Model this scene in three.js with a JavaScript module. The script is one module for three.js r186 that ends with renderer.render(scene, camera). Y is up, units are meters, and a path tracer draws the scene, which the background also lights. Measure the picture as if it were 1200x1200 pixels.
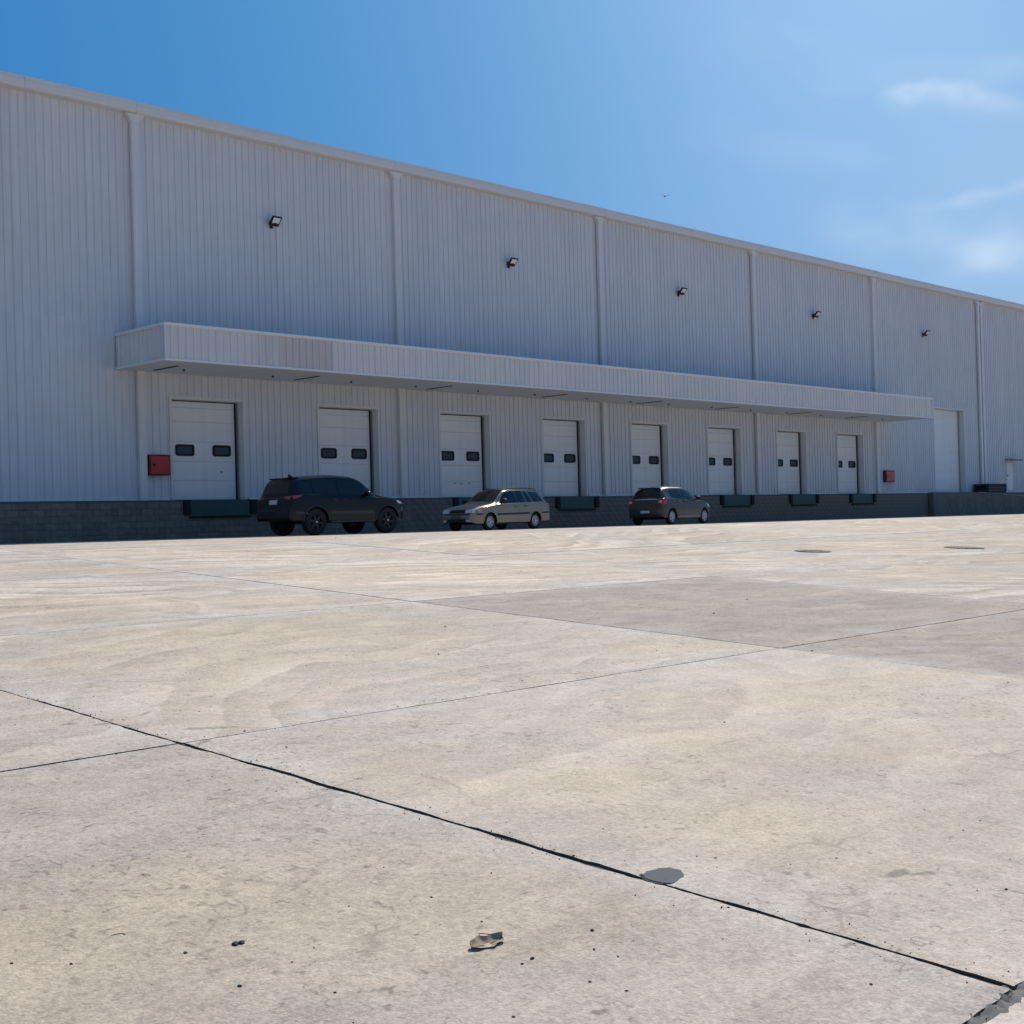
import * as THREE from 'three';
import { mergeGeometries, toCreasedNormals } from 'three/addons/utils/BufferGeometryUtils.js';
import { RoundedBoxGeometry } from 'three/addons/geometries/RoundedBoxGeometry.js';

// ---------------------------------------------------------------- camera, sky, sun, exposure
const scene = new THREE.Scene();
const camera = new THREE.PerspectiveCamera(42.18, 1, 0.1, 1500);
camera.rotation.order = 'YXZ';
camera.position.set(0, 0.453, 38);
camera.rotation.set(0.00693, -0.79671, -0.02797);
scene.add(camera);

const SUN_AZ = THREE.MathUtils.degToRad(62), SUN_EL = THREE.MathUtils.degToRad(43.7);
const sunDir = new THREE.Vector3(Math.cos(SUN_EL) * Math.sin(SUN_AZ), Math.sin(SUN_EL), -Math.cos(SUN_EL) * Math.cos(SUN_AZ));
const EXPOSURE = 1.06, SUN_POWER = 4.2;

// seeded noise
function rng(seed) { let a = seed >>> 0; return () => { a = (a + 0x6D2B79F5) >>> 0; let t = a; t = Math.imul(t ^ (t >>> 15), t | 1); t ^= t + Math.imul(t ^ (t >>> 7), t | 61); return ((t ^ (t >>> 14)) >>> 0) / 4294967296; }; }
const LAT = new Float32Array(65536); { const r = rng(7); for (let i = 0; i < 65536; i++) LAT[i] = r(); }
function vn(x, y) {
  const xi = Math.floor(x), yi = Math.floor(y); let fx = x - xi, fy = y - yi;
  fx = fx * fx * (3 - 2 * fx); fy = fy * fy * (3 - 2 * fy);
  const x0 = xi & 255, x1 = (xi + 1) & 255, y0 = (yi & 255) << 8, y1 = ((yi + 1) & 255) << 8;
  const a = LAT[y0 + x0], b = LAT[y0 + x1], c = LAT[y1 + x0], d = LAT[y1 + x1];
  return a + (b - a) * fx + (c - a + (a - b - c + d) * fx) * fy;
}
function fbm(x, y, o) { let s = 0, a = 0.5, n = 0; for (let i = 0; i < o; i++) { s += a * vn(x, y); n += a; a *= 0.5; x = x * 2.03 + 17.3; y = y * 2.03 + 9.1; } return s / n; }
const ss = (a, b, x) => { const t = Math.min(1, Math.max(0, (x - a) / (b - a))); return t * t * (3 - 2 * t); };
const mix = (a, b, t) => a + (b - a) * t;

// computed sky: clear blue air, brighter towards the sun and the horizon, thin cirrus
{
  const W = 2048, H = 1024, data = new Float32Array(W * H * 4);
  for (let j = 0; j < H; j++) {
    const el = ((j + 0.5) / H - 0.5) * Math.PI, sy = Math.sin(el), cy = Math.cos(el);
    for (let i = 0; i < W; i++) {
      const ph = ((i + 0.5) / W - 0.5) * 2 * Math.PI;
      const dx = Math.cos(ph) * cy, dz = Math.sin(ph) * cy;
      const cg = Math.min(1, dx * sunDir.x + sy * sunDir.y + dz * sunDir.z), g = Math.acos(cg);
      const e = Math.max(0, sy), ds = Math.asin(Math.min(1, Math.max(-1, sy))) - SUN_EL, az0 = Math.atan2(dx, -dz) - SUN_AZ;
      const d = 57.3 * Math.hypot(2 * Math.sin(az0 / 2) * cy, ds * (ds < 0 ? 0.35 : 0.8));   // wide glow below the sun
      const hor = Math.exp(-e / 0.12), aur = Math.exp(-g / 0.09), gr = Math.exp(-d / 11.5);
      const far = ss(38, 95, d);
      let r = 0.020 + 0.055 * far + 0.030 * hor + 0.53 * gr + 1.0 * aur + 0.45 * gr * hor;
      let gg = 0.165 + 0.010 * far + 0.040 * hor + 0.57 * Math.exp(-d / 15) + 1.0 * aur + 0.30 * gr * hor;
      let b = 0.450 - 0.110 * far + 0.030 * hor + 0.56 * Math.exp(-d / 17) + 0.9 * aur + 0.10 * gr * hor;
      // cirrus: streaks drawn out along the wind
      if (sy > 0.02) {
        const az = Math.atan2(dx, -dz) * 57.2958, ed = el * 57.2958;
        const m = Math.exp(-Math.pow((az - 72) / 13, 2)) * Math.exp(-Math.pow((ed - 13) / 9, 2));
        const wv = fbm(az * 0.09 + 3, ed * 0.2, 3) * 3.2;
        let c = ss(0.50, 0.86, fbm(az * 0.16 + ed * 0.05 + 40, ed * 0.62 + wv + az * 0.04, 5)) * m * 0.22;
        // two wisps
        const tn = (fbm(az * 0.8, ed * 1.5 + 4, 4) - 0.5), w1 = ed - (16.92 - 0.055 * Math.pow(Math.max(0, az - 62.6), 2)) + tn * 0.5;
        c += 0.30 * Math.exp(-w1 * w1 / (w1 < 0 ? 0.35 : 0.05)) * ss(61.2, 62.6, az) * ss(69, 64.5, az) * (0.35 + 1.1 * fbm(az * 2.2, ed * 5, 4));
        const w2 = ed - (12.1 + 0.10 * (az - 62)) + tn * 0.6; c += 0.20 * Math.exp(-w2 * w2 / 0.04) * ss(61.5, 64.5, az) * (0.3 + fbm(az * 1.2 + 9, ed * 3, 4));
        const w3 = ed - (11.7 - 0.2 * (az - 60)) + tn * 1.0; c += 0.13 * Math.exp(-w3 * w3 / 0.8) * ss(57.5, 61, az) * (0.2 + 1.2 * fbm(az * 0.9 + 30, ed * 2.2, 4));
        const w4 = Math.pow((az - 65.9) / 1.3, 2) + Math.pow((ed - 10.35 + tn * 0.6) / 0.55, 2); c += 0.2 * Math.exp(-w4) * (0.5 + fbm(az * 1.7, ed * 3.3, 4));
        c += 0.16 * ss(58, 70, az) * Math.exp(-Math.pow((ed - 11) / 7, 2));
        c = Math.min(c, 0.8);
        r = mix(r, 0.80, c); gg = mix(gg, 0.90, c); b = mix(b, 1.0, c);
      }
      if (sy < 0) { const k = ss(0, -0.05, sy); r = mix(r, 0.30, k); gg = mix(gg, 0.29, k); b = mix(b, 0.27, k); }
      const o = (j * W + i) * 4; data[o] = r; data[o + 1] = gg; data[o + 2] = b; data[o + 3] = 1;
    }
  }
  const sky = new THREE.DataTexture(data, W, H, THREE.RGBAFormat, THREE.FloatType);
  sky.mapping = THREE.EquirectangularReflectionMapping; sky.magFilter = THREE.LinearFilter; sky.minFilter = THREE.LinearFilter; sky.needsUpdate = true;
  scene.background = sky; scene.environment = sky;
}
const sun = new THREE.DirectionalLight(new THREE.Color(1, 0.93, 0.82), SUN_POWER);
sun.position.copy(sunDir).multiplyScalar(160).add(new THREE.Vector3(45, 0, 10));
sun.target.position.set(45, 0, 10);
sun.castShadow = true; sun.shadow.mapSize.set(4096, 4096); sun.shadow.bias = -0.0004;
Object.assign(sun.shadow.camera, { left: -100, right: 100, top: 80, bottom: -80, near: 1, far: 420 });
scene.add(sun, sun.target);

const renderer = new THREE.WebGLRenderer({ antialias: true });
renderer.toneMapping = THREE.LinearToneMapping; renderer.toneMappingExposure = EXPOSURE;
renderer.shadowMap.enabled = true; renderer.setSize(1024, 1024);

// ---------------------------------------------------------------- helpers
const used = {};
function numbered(name) { const n = used[name] = (used[name] ?? -1) + 1; return n ? `${name}_${String(n).padStart(3, '0')}` : name; }
function shade(o) { o.traverse(m => { if (m.isMesh) { m.castShadow = true; m.receiveShadow = true; } }); return o; }
function thing(name, label, category, pos = [0, 0, 0], group, kind) {
  const o = new THREE.Group(); o.name = numbered(name); o.position.set(...pos);
  o.userData = { label, category }; if (group) o.userData.group = group; if (kind) { o.userData.kind = kind; if (kind === 'structure') delete o.userData.category; }
  scene.add(o); return o;
}
function part(name, geo, m, parent, label) {
  if (Array.isArray(geo)) geo = merge(geo);
  const o = new THREE.Mesh(geo, m); o.name = numbered(name); o.castShadow = o.receiveShadow = true; parent.add(o);
  if (label) o.userData.label = label; return o;
}
function sub(name, parent) { const g = new THREE.Group(); g.name = numbered(name); parent.add(g); return g; }
function merge(list) {
  const anyNon = list.some(g => !g.index);
  return mergeGeometries(list.map(g => { g = anyNon && g.index ? g.toNonIndexed() : g; const r = new THREE.BufferGeometry(); r.setAttribute('position', g.attributes.position); r.setAttribute('normal', g.attributes.normal); r.setAttribute('uv', g.attributes.uv ?? new THREE.BufferAttribute(new Float32Array(g.attributes.position.count * 2), 2)); if (g.index) r.setIndex(g.index); return r; }));
}
function box(x0, x1, y0, y1, z0, z1) {
  const g = new THREE.BoxGeometry(x1 - x0, y1 - y0, z1 - z0); g.translate((x0 + x1) / 2, (y0 + y1) / 2, (z0 + z1) / 2);
  const p = g.attributes.position, n = g.attributes.normal, uv = g.attributes.uv;   // uv in metres
  for (let i = 0; i < p.count; i++) { if (Math.abs(n.getY(i)) > 0.5) uv.setXY(i, p.getX(i), p.getZ(i)); else if (Math.abs(n.getX(i)) > 0.5) uv.setXY(i, p.getZ(i), p.getY(i)); else uv.setXY(i, p.getX(i), p.getY(i)); }
  return g;
}
function rbox(x0, x1, y0, y1, z0, z1, r = 0.01, seg = 1) { const g = new RoundedBoxGeometry(x1 - x0, y1 - y0, z1 - z0, seg, r); g.translate((x0 + x1) / 2, (y0 + y1) / 2, (z0 + z1) / 2); return g; }
// extrude a closed profile [[z, y], ...] along x
function alongX(profile, x0, x1) {
  const s = new THREE.Shape(profile.map(([z, y]) => new THREE.Vector2(-z, y)));
  const g = new THREE.ExtrudeGeometry(s, { depth: x1 - x0, bevelEnabled: false, steps: 1 });
  g.rotateY(Math.PI / 2); g.translate(x0, 0, 0); return g;
}
const std = (r, g, b, rough = 0.6, metal = 0, extra = {}) => { const m = new THREE.MeshStandardMaterial({ roughness: rough, metalness: metal, ...extra }); m.color.setRGB(r, g, b); return m; };
const S8 = new Uint8Array(4096); for (let i = 0; i < 4096; i++) { const l = i / 4095; S8[i] = Math.round(255 * (l <= 0.0031308 ? 12.92 * l : 1.055 * Math.pow(l, 1 / 2.4) - 0.055)); }
const enc = l => S8[l <= 0 ? 0 : l >= 1 ? 4095 : (l * 4095) | 0];
function tex8(data, W, H, srgb) {
  const t = new THREE.DataTexture(data, W, H, THREE.RGBAFormat, THREE.UnsignedByteType);
  t.magFilter = THREE.LinearFilter; t.minFilter = THREE.LinearMipmapLinearFilter; t.generateMipmaps = true; t.wrapS = t.wrapT = THREE.RepeatWrapping; t.anisotropy = 8;
  if (srgb) t.colorSpace = THREE.SRGBColorSpace; t.needsUpdate = true; return t;
}

// ---------------------------------------------------------------- the yard
const PLAT = 1.42;                                   // dock platform height
function groundY(x, z) {
  const flat = 0.193 - 0.0029 * (Math.min(Math.max(x, -20), 140) - 24), zz = z < 60 ? z : 60 + (z - 60) * 0.15, plane = 1.11 - 0.062 * zz, k = 0.10;
  const h = Math.max(0, k - Math.abs(flat - plane)) / k; return Math.min(flat, plane) - h * h * k * 0.25;
}
// concrete colour: floated slabs with tide marks, faint broom streaks, worm-like pits and pale joints
const DASH = 1;
function slabTexture(W, H, sx, sz, seed, o = {}) {
  const d = new Uint8Array(W * H * 4), R = rng(seed), ox = seed * 31.7, oz = seed * 17.9;
  const tide = o.tide ?? 1, pale = o.pale ?? 1, fine = o.fine ?? 1;
  const blots = o.blots ?? [];
  for (let j = 0; j < H; j++) {
    const Z = (j + 0.5) / H * sz;
    for (let i = 0; i < W; i++) {
      const X = (i + 0.5) / W * sx, x = X + ox, z = Z + oz;
      const big = fbm(x * 0.33, z * 0.4, 3), warm = fbm(x * 0.42 + 50, z * 0.6 + 11, 3), med = fbm(x * 1.9, z * 2.6, 3);
      const wp = fbm(x * 0.55 + 90, z * 0.55, 2);
      let n = fbm(x * 0.2 + wp * 1.6 + med * 0.10, z * 0.5 + wp * 1.3 + 31, 2) * 9; let t = n - Math.floor(n);
      let n2 = vn(x * 0.6 + med * 0.5, z * 1.5 + wp * 2.5) * 4; let t2 = n2 - Math.floor(n2);
      const tm = ss(0.36, 0.62, big);
      const brk = ss(0.30, 0.62, fbm(x * 0.8 + 33, z * 1.5 + 8, 3));
      const td = brk * ((1 - t) * (1 - t) * ss(0, 0.06, t) - 0.33) * (0.25 + tm) + 0.5 * (t2 * t2 * ss(1, 0.93, t2) - 0.3) * (1 - tm);
      const streak = vn(x * 0.9 + z * 0.25, z * 11) - 0.5, clump = fbm(x * 5.5, z * 6.5, 3) - 0.5;
      // trowel arcs: bands around centres beside the slab
      const r1 = Math.hypot(X - sx * 0.15, Z + 3.5) + wp * 0.9 + med * 0.25, r2 = Math.hypot(X - sx * 0.95, Z - sz - 5.5) + wp * 1.1 + med * 0.25, am = ss(0.44, 0.56, fbm(x * 0.4 + 12, z * 0.55 + 71, 2));
      const saw = (r, q) => { const k = r * q + 0.8 * vn(r * 2.1, seed + X * 0.1), f = k - Math.floor(k); return (1 - f) * ss(0, 0.08, f) * (0.35 + vn(Math.floor(k) * 3.7 + seed, X * 0.55 + Z * 0.2)) - 0.32; };
      const arc = (saw(r1, 1.15) * (1 - am) + saw(r2, 1.5) * am) * (0.25 + 0.75 * ss(0.35, 0.6, fbm(x * 0.5 + 44, z * 0.9 + 3, 2)));
      let L = (o.tone ?? 1) * (1 + (big - 0.5) * 0.24 + (med - 0.5) * 0.20 + td * 0.15 * tide + streak * 0.10 * tide + clump * 0.24 + arc * 0.33 * tide);
      const grain = vn(x * 75, z * 75) - 0.5, grain2 = vn(x * 170, z * 170) - 0.5, grain3 = vn(x * 33 + 5, z * 33) - 0.5;
      L += fine * (grain * 0.30 + grain2 * 0.34 + grain3 * 0.16 + (R() - 0.5) * 0.18);
      const pm = fbm(x * 0.9 + 7, z * 0.9, 2), pm2 = fbm(x * 1.1 + 60, z * 1.1 + 2, 2);
      const pit = ss(0.83, 0.93, vn(x * 30 + wp * 6, z * 24 + med * 5)) * ss(0.40, 0.62, pm); L *= 1 - 0.34 * pit * fine;
      const wl = Math.abs(vn(x * 27 + med * 4, z * 27 + wp * 5) - 0.5), worm = ss(0.09, 0.0, wl) * ss(0.62, 0.78, vn(x * 19 + 5, z * 19)) * ss(0.42, 0.60, pm2);
      L *= 1 - 0.42 * worm * fine;
      const hair = ss(0.018, 0.0, Math.abs(fbm(x * 1.7 + 20, z * 1.7 + 60, 3) - 0.5)) * ss(0.62, 0.72, vn(x * 1.3 + 9, z * 1.3)); L *= 1 - 0.22 * hair * fine;
      const w = ss(0.40, 0.72, warm);
      let cr = 0.474 + 0.028 * w, cg = 0.386 + 0.005 * w, cb = 0.308 - 0.022 * w;
      const e = Math.min(X, Z, sx - X, sz - Z), pe = pale * Math.exp(-e / 0.28) * ss(0.25, 0.7, fbm(x * 1.3 + 3, z * 1.6, 3)) * 1.6; L *= 1 + 0.07 * Math.min(1, pe);
      const pk = Math.min(0.85, pe) + 0.25 * ss(0.6, 0.8, fbm(x * 0.5 + 70, z * 0.7 + 5, 3));
      cr = mix(cr, 0.465, pk); cg = mix(cg, 0.402, pk); cb = mix(cb, 0.342, pk);
      if (o.dark) { const k = o.dark * (1 - 0.85 * Math.exp(-e / 0.22) * ss(0.2, 0.6, fbm(x * 1.7 + 3, z * 2.1, 3))) * Math.min(1.15, 0.25 + 0.9 * fbm(x * 1.1 + 13, z * 1.6 + 4, 4) + 0.6 * (big - 0.3)); L *= 1 + 0.12 * (fbm(x * 3, z * 5, 3) - 0.5); cr = mix(cr, 0.305, k); cg = mix(cg, 0.250, k); cb = mix(cb, 0.212, k); }
      for (const b of blots) {
        const bx = X - b[0], bz = Z - b[1], u = (bx * b[5] + bz * b[6]) / b[2], v = (-bx * b[6] + bz * b[5]) / b[3], q = u * u + v * v;
        if (q < 1.6) { const kk = b[4] * ss(1.2, 0.3, q + (fbm(x * 22, z * 22, 2) - 0.5) * 1.6); L *= 1 - kk; }
      }
      const p = (j * W + i) * 4; d[p] = enc(cr * L); d[p + 1] = enc(cg * L); d[p + 2] = enc(cb * L); d[p + 3] = 255;
    }
  }
  return tex8(d, W, H, true);
}
function concreteBump() {
  const N = 1024, d = new Uint8Array(N * N * 4), R = rng(99);
  for (let j = 0; j < N; j++) for (let i = 0; i < N; i++) {
    const x = i / 4, z = j / 4;
    let h = 0.55 + (vn(x, z) - 0.5) * 0.5 + (vn(x * 0.25 + 0.5, z * 0.25) - 0.5) * 0.4 + (R() - 0.5) * 0.16;
    h -= 0.5 * ss(0.83, 0.92, vn(x * 0.25, z * 1));
    const v = Math.max(0, Math.min(255, h * 255)) | 0, p = (j * N + i) * 4; d[p] = d[p + 1] = d[p + 2] = v; d[p + 3] = 255;
  }
  const t = tex8(d, N, N); t.repeat.set(1 / 1.7, 1 / 1.7); return t;
}
const bumpTex = concreteBump();
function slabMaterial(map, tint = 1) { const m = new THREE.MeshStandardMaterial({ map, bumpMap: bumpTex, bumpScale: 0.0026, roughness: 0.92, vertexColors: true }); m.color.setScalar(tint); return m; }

const JX = [-8.6, -2.2, 4.262, 10.72, 16.92, 23.3, 29.7, 36.1, 42.5, 48.9, 55.3, 61.7, 68.1, 74.5, 80.9, 87.3, 93.7];
const JZ = [0.72, 4.8, 10.0, 15.3, 20.5, 25.78, 31.02, 36.11, 41.4, 46.6];
const JXw = i => i === 2 ? 0.014 : 0.014, JZw = j => j === 7 ? 0.026 : j === 6 ? 0.017 : 0.016;     // joint widths
const JXr = i => i === 2 ? 0.022 : 0.007, JZr = j => j === 7 ? 0.020 : 0.007;      // raggedness
const yard = thing('concrete_yard', 'pale concrete yard of large cast slabs with dark joints', null, [0, 0, 0], null, 'structure');
{
  const far = []; for (let k = 0; k < 8; k++) far.push(slabTexture(1024, 840, 6.4, 5.2, 300 + k, { tide: 1.5, fine: 1.0, tone: 1.05 }));
  const near = {
    '1,6': slabTexture(2048, 1664, 6.46, 5.09, 11, { tide: 0.4, blots: [[6.30, -0.78 + 0.0, 0.1, 0.1, 0, 1, 0]].slice(1).concat([[6.33, 0.26, 0.07, 0.025, 0.0, 1, 0]]) }),
    '2,6': slabTexture(2048, 1664, 6.46, 5.09, 12, { tide: 0.5, tone: 1.08, pale: 0.8, blots: [[0.84, 4.2, 0.10, 0.035, 0.42, 1, 0], [0.92, 4.28, 0.07, 0.03, 0.38, 0.9, 0.4], [0.97, 4.61, 0.05, 0.02, 0.3, 1, 0], [0.12, 0.06, 0.13, 0.03, 0.4, 0.8, -0.6]] }),
    '1,5': slabTexture(2048, 1664, 6.46, 5.24, 13, { tide: 0.75, blots: [[6.22, 4.3, 0.07, 0.025, 0.42, 1, 0], [6.39, 4.44, 0.07, 0.025, 0.42, 1, 0]] }),
    '2,5': slabTexture(2048, 1664, 6.46, 5.24, 14, { tide: 0.85, tone: 1.03, blots: [[0.37, 4.97, 0.16, 0.04, 0.38, 0.85, 0.5], [0.3, 4.3, 0.12, 0.02, 0.35, 0.8, -0.6]] }),
  };
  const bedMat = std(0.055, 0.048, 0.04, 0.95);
  const farMats = far.map(t => [0.94, 1.0, 1.05].map(k => slabMaterial(t, k))).flat();
  const R = rng(5);
  for (let i = 0; i < JX.length - 1; i++) for (let j = 0; j < JZ.length - 1; j++) {
    const key = `${i},${j}`, isNear = near[key] || (i >= 1 && i <= 2 && j >= 5);
    const x0 = JX[i] + JXw(i) / 2, x1 = JX[i + 1] - JXw(i + 1) / 2, z0 = JZ[j] + JZw(j) / 2, z1 = JZ[j + 1] - JZw(j + 1) / 2;
    const nu = isNear ? 190 : 26, nv = isNear ? 150 : 20, flip = R() < 0.5, flop = R() < 0.5;
    const pos = [], uv = [], idx = [], col = [];
    const drop = (R() - 0.5) * 0.004;
    const rag = (s, q, amp) => amp * (Math.max(0, fbm(s * 3.1 + q * 9.7, q * 5.3, 4) - 0.42) * 2.6 + 1.0 * Math.max(0, vn(s * 21, q * 3.7) - 0.55) + 0.5 * Math.max(0, vn(s * 47, q * 1.7) - 0.6));
    for (let v = 0; v <= nv; v++) for (let u = 0; u <= nu; u++) {
      let x = mix(x0, x1, u / nu), z = mix(z0, z1, v / nv);
      const xs = x, zs = z, fall = q => Math.max(0, 1 - Math.max(0, q) / 0.6);        // edges pull the nearest rows along, so nothing folds
      let le = rag(zs, i * 2 + 1, JXr(i));
      x += le * fall(xs - x0) - rag(zs, i * 2 + 3.3, JXr(i + 1)) * fall(x1 - xs);
      z += rag(xs, j * 2 + 51, JZr(j)) * fall(zs - z0) - rag(xs, j * 2 + 53.3, JZr(j + 1)) * fall(z1 - zs);
      const edge = (u === 0 || v === 0 || u === nu || v === nv);
      pos.push(x, groundY(x, z) + drop - (edge ? 0.003 : 0), z);
      col.push(1, 1, 1);
      uv.push(flip ? JX[i + 1] - x : x - JX[i], flop ? JZ[j + 1] - z : z - JZ[j]);
    }
    const at = (u, v) => v * (nu + 1) + u;
    for (let v = 0; v < nv; v++) for (let u = 0; u < nu; u++) { const a = at(u, v), b = at(u + 1, v), c = at(u, v + 1), e = at(u + 1, v + 1); idx.push(a, c, b, b, c, e); }
    const rim = []; for (let u = 0; u < nu; u++) rim.push(at(u, 0)); for (let v = 0; v < nv; v++) rim.push(at(nu, v)); for (let u = nu; u > 0; u--) rim.push(at(u, nv)); for (let v = nv; v > 0; v--) rim.push(at(0, v));
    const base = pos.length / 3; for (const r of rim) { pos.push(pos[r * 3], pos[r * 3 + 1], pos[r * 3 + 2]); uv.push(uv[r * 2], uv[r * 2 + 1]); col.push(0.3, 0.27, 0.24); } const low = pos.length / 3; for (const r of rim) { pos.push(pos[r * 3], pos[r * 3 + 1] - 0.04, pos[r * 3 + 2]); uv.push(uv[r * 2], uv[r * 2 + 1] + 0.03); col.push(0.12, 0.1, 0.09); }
    for (let k = 0; k < rim.length; k++) { const n = (k + 1) % rim.length; idx.push(base + k, base + n, low + k, base + n, low + n, low + k); }
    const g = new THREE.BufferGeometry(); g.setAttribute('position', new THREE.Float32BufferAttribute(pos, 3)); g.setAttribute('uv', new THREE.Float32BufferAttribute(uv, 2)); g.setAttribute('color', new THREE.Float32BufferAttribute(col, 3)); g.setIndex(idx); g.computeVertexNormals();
    let m;
    if (near[key]) { const t = near[key]; t.repeat.set(1 / 6.46, 1 / (j === 6 ? 5.09 : 5.24)); m = slabMaterial(t); if (flip || flop) { for (let q = 0; q < uv.length; q += 2) { if (flip) uv[q] = JX[i + 1] - JX[i] - uv[q]; if (flop) uv[q + 1] = JZ[j + 1] - JZ[j] - uv[q + 1]; } g.setAttribute('uv', new THREE.Float32BufferAttribute(uv, 2)); } }
    else m = farMats[Math.floor(R() * farMats.length)];
    if (key === '3,5' || key === '3,6') { const t = slabTexture(1024, 840, 6.4, 5.2, key === '3,5' ? 21 : 22, { tide: 0.8, dark: 0.85 }); t.repeat.set(1 / 6.4, 1 / 5.3); m = slabMaterial(t); }
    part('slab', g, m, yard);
  }
  for (const t of far) t.repeat.set(1 / 6.4, 1 / 5.3);
  // dark dirt in the joints
  {
    const nx = 60, nz = 60, pos = [], idx = [];
    for (let v = 0; v <= nz; v++) for (let u = 0; u <= nx; u++) { const x = mix(-8.6, 93.7, u / nx), z = mix(0.72, 46.6, v / nz); pos.push(x, groundY(x, z) - 0.012, z); }
    for (let v = 0; v < nz; v++) for (let u = 0; u < nx; u++) { const a = v * (nx + 1) + u; idx.push(a, a + nx + 1, a + 1, a + 1, a + nx + 1, a + nx + 2); }
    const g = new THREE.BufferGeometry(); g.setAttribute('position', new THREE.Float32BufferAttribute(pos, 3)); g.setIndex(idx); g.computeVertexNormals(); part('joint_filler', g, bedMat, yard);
  }
  // crumbled filler in the broken cross joint
  {
    const R2 = rng(15), nx = 520, nz = 9, pos = [], idx = [], z0 = JZ[7] - 0.085, z1 = JZ[7] + 0.085;
    for (let v = 0; v <= nz; v++) for (let u = 0; u <= nx; u++) { const x = mix(-2.2, 10.7, u / nx), z = mix(z0, z1, v / nz); const e = Math.sin(v / nz * Math.PI); pos.push(x + (R2() - 0.5) * 0.012, groundY(x, z) - 0.014 + e * (0.020 * (vn(x * 26, z * 40) - 0.35) + 0.014 * R2()), z + (R2() - 0.5) * 0.008); }
    for (let v = 0; v < nz; v++) for (let u = 0; u < nx; u++) { const a = v * (nx + 1) + u; idx.push(a, a + nx + 1, a + 1, a + 1, a + nx + 1, a + nx + 2); }
    const g = new THREE.BufferGeometry(); g.setAttribute('position', new THREE.Float32BufferAttribute(pos, 3)); g.setIndex(idx); part('crumbled_filler', toCreasedNormals(g, 0.3), std(0.17, 0.155, 0.135, 1), yard);
  }
  // paving outside the frame, one sheet a little lower, to the far distance
  const outer = thing('ground', 'wide paved ground around the yard', null, [0, 0, 0], null, 'structure');
  {
    const xs = [-700, -300, -120, -60, -30, -12, -8.6, 4, 16, 30, 45, 60, 76, 93.7, 100, 120, 140, 200, 400, 800], zs = [-700, -300, -100, -40, -10, 0.72, 4, 8, 11, 13, 15, 17, 20, 25, 31, 38, 46.6, 50, 55, 60, 70, 100, 200, 400, 800];
    const pos = [], uv = [], idx = [], nx = xs.length - 1;
    for (const z of zs) for (const x of xs) { pos.push(x, groundY(x, Math.max(0, Math.min(z, 100))) - 0.05, z); uv.push(x, z); }
    for (let v = 0; v < zs.length - 1; v++) for (let u = 0; u < nx; u++) { const a = v * (nx + 1) + u; idx.push(a, a + nx + 1, a + 1, a + 1, a + nx + 1, a + nx + 2); }
    const g = new THREE.BufferGeometry(); g.setAttribute('position', new THREE.Float32BufferAttribute(pos, 3)); g.setAttribute('uv', new THREE.Float32BufferAttribute(uv, 2)); g.setAttribute('color', new THREE.Float32BufferAttribute(new Float32Array(pos.length).fill(1), 3)); g.setIndex(idx); g.computeVertexNormals();
    part('paving', g, farMats[1], outer);
  }
}

// ---------------------------------------------------------------- the warehouse
const PITCH = 0.2645, SHEET = PITCH * 4;
function claddingTexture() {
  const W = 512, H = 512, d = new Uint8Array(W * H * 4), R = rng(3);
  for (let j = 0; j < H; j++) for (let i = 0; i < W; i++) {
    const x = i / W, y = j / H;
    const st = vn(x * 128, y * 2) - 0.5, bl = fbm(x * 16, y * 16, 3) - 0.5, gr = R() - 0.5;
    const v = 0.93 * (1 + st * 0.09 + (vn(x * 40 + 7, y * 3) - 0.5) * 0.06 + bl * 0.08 + gr * 0.015), p = (j * W + i) * 4;
    d[p] = enc(v); d[p + 1] = enc(v); d[p + 2] = enc(v * (1 - 0.02 * bl)); d[p + 3] = 255;
  }
  const t = tex8(d, W, H, true); t.repeat.set(1 / 6.3, 1 / 7.1); return t;
}
const cladTex = claddingTexture();
const cladMats = [[0.72, 0.735, 0.775], [0.705, 0.72, 0.76], [0.73, 0.745, 0.78], [0.715, 0.735, 0.77]].map(c => std(...c, 0.45, 0, { map: cladTex }));
const trimMat = std(0.77, 0.765, 0.765, 0.42, 0, { map: cladTex });
const trimLight = std(0.78, 0.79, 0.80, 0.4);
const doorMat = std(0.88, 0.88, 0.88, 0.4, 0, { map: cladTex });
const darkRubber = std(0.012, 0.012, 0.014, 0.8);
const galv = std(0.36, 0.38, 0.40, 0.4, 0.4);
function concreteTex(seed, base) {
  const W = 512, H = 512, d = new Uint8Array(W * H * 4), R = rng(seed);
  for (let j = 0; j < H; j++) for (let i = 0; i < W; i++) {
    const x = i / W * 8, y = j / H * 8, v = 1 + (fbm(x + seed, y, 4) - 0.5) * 0.5 + (vn(x * 3 + 9, y * 0.5) - 0.5) * 0.16 + (R() - 0.5) * 0.12, p = (j * W + i) * 4;
    d[p] = enc(base[0] * v); d[p + 1] = enc(base[1] * v); d[p + 2] = enc(base[2] * v); d[p + 3] = 255;
  }
  const t = tex8(d, W, H, true); t.repeat.set(0.4, 0.4); return t;
}
const blockTex = concreteTex(61, [0.185, 0.152, 0.13]);
const blockMats = [0.92, 0.98, 1.03, 1.1].map(k => { const m = std(k, k * 0.99, k * 0.97, 0.9, 0, { map: blockTex }); return m; });
const mortarMat = std(0.115, 0.105, 0.095, 0.95);

const B0 = -14.9, B1 = 140.3;
const wh = thing('warehouse', 'long white ribbed-steel warehouse with loading doors under a canopy', 'warehouse');
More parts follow.
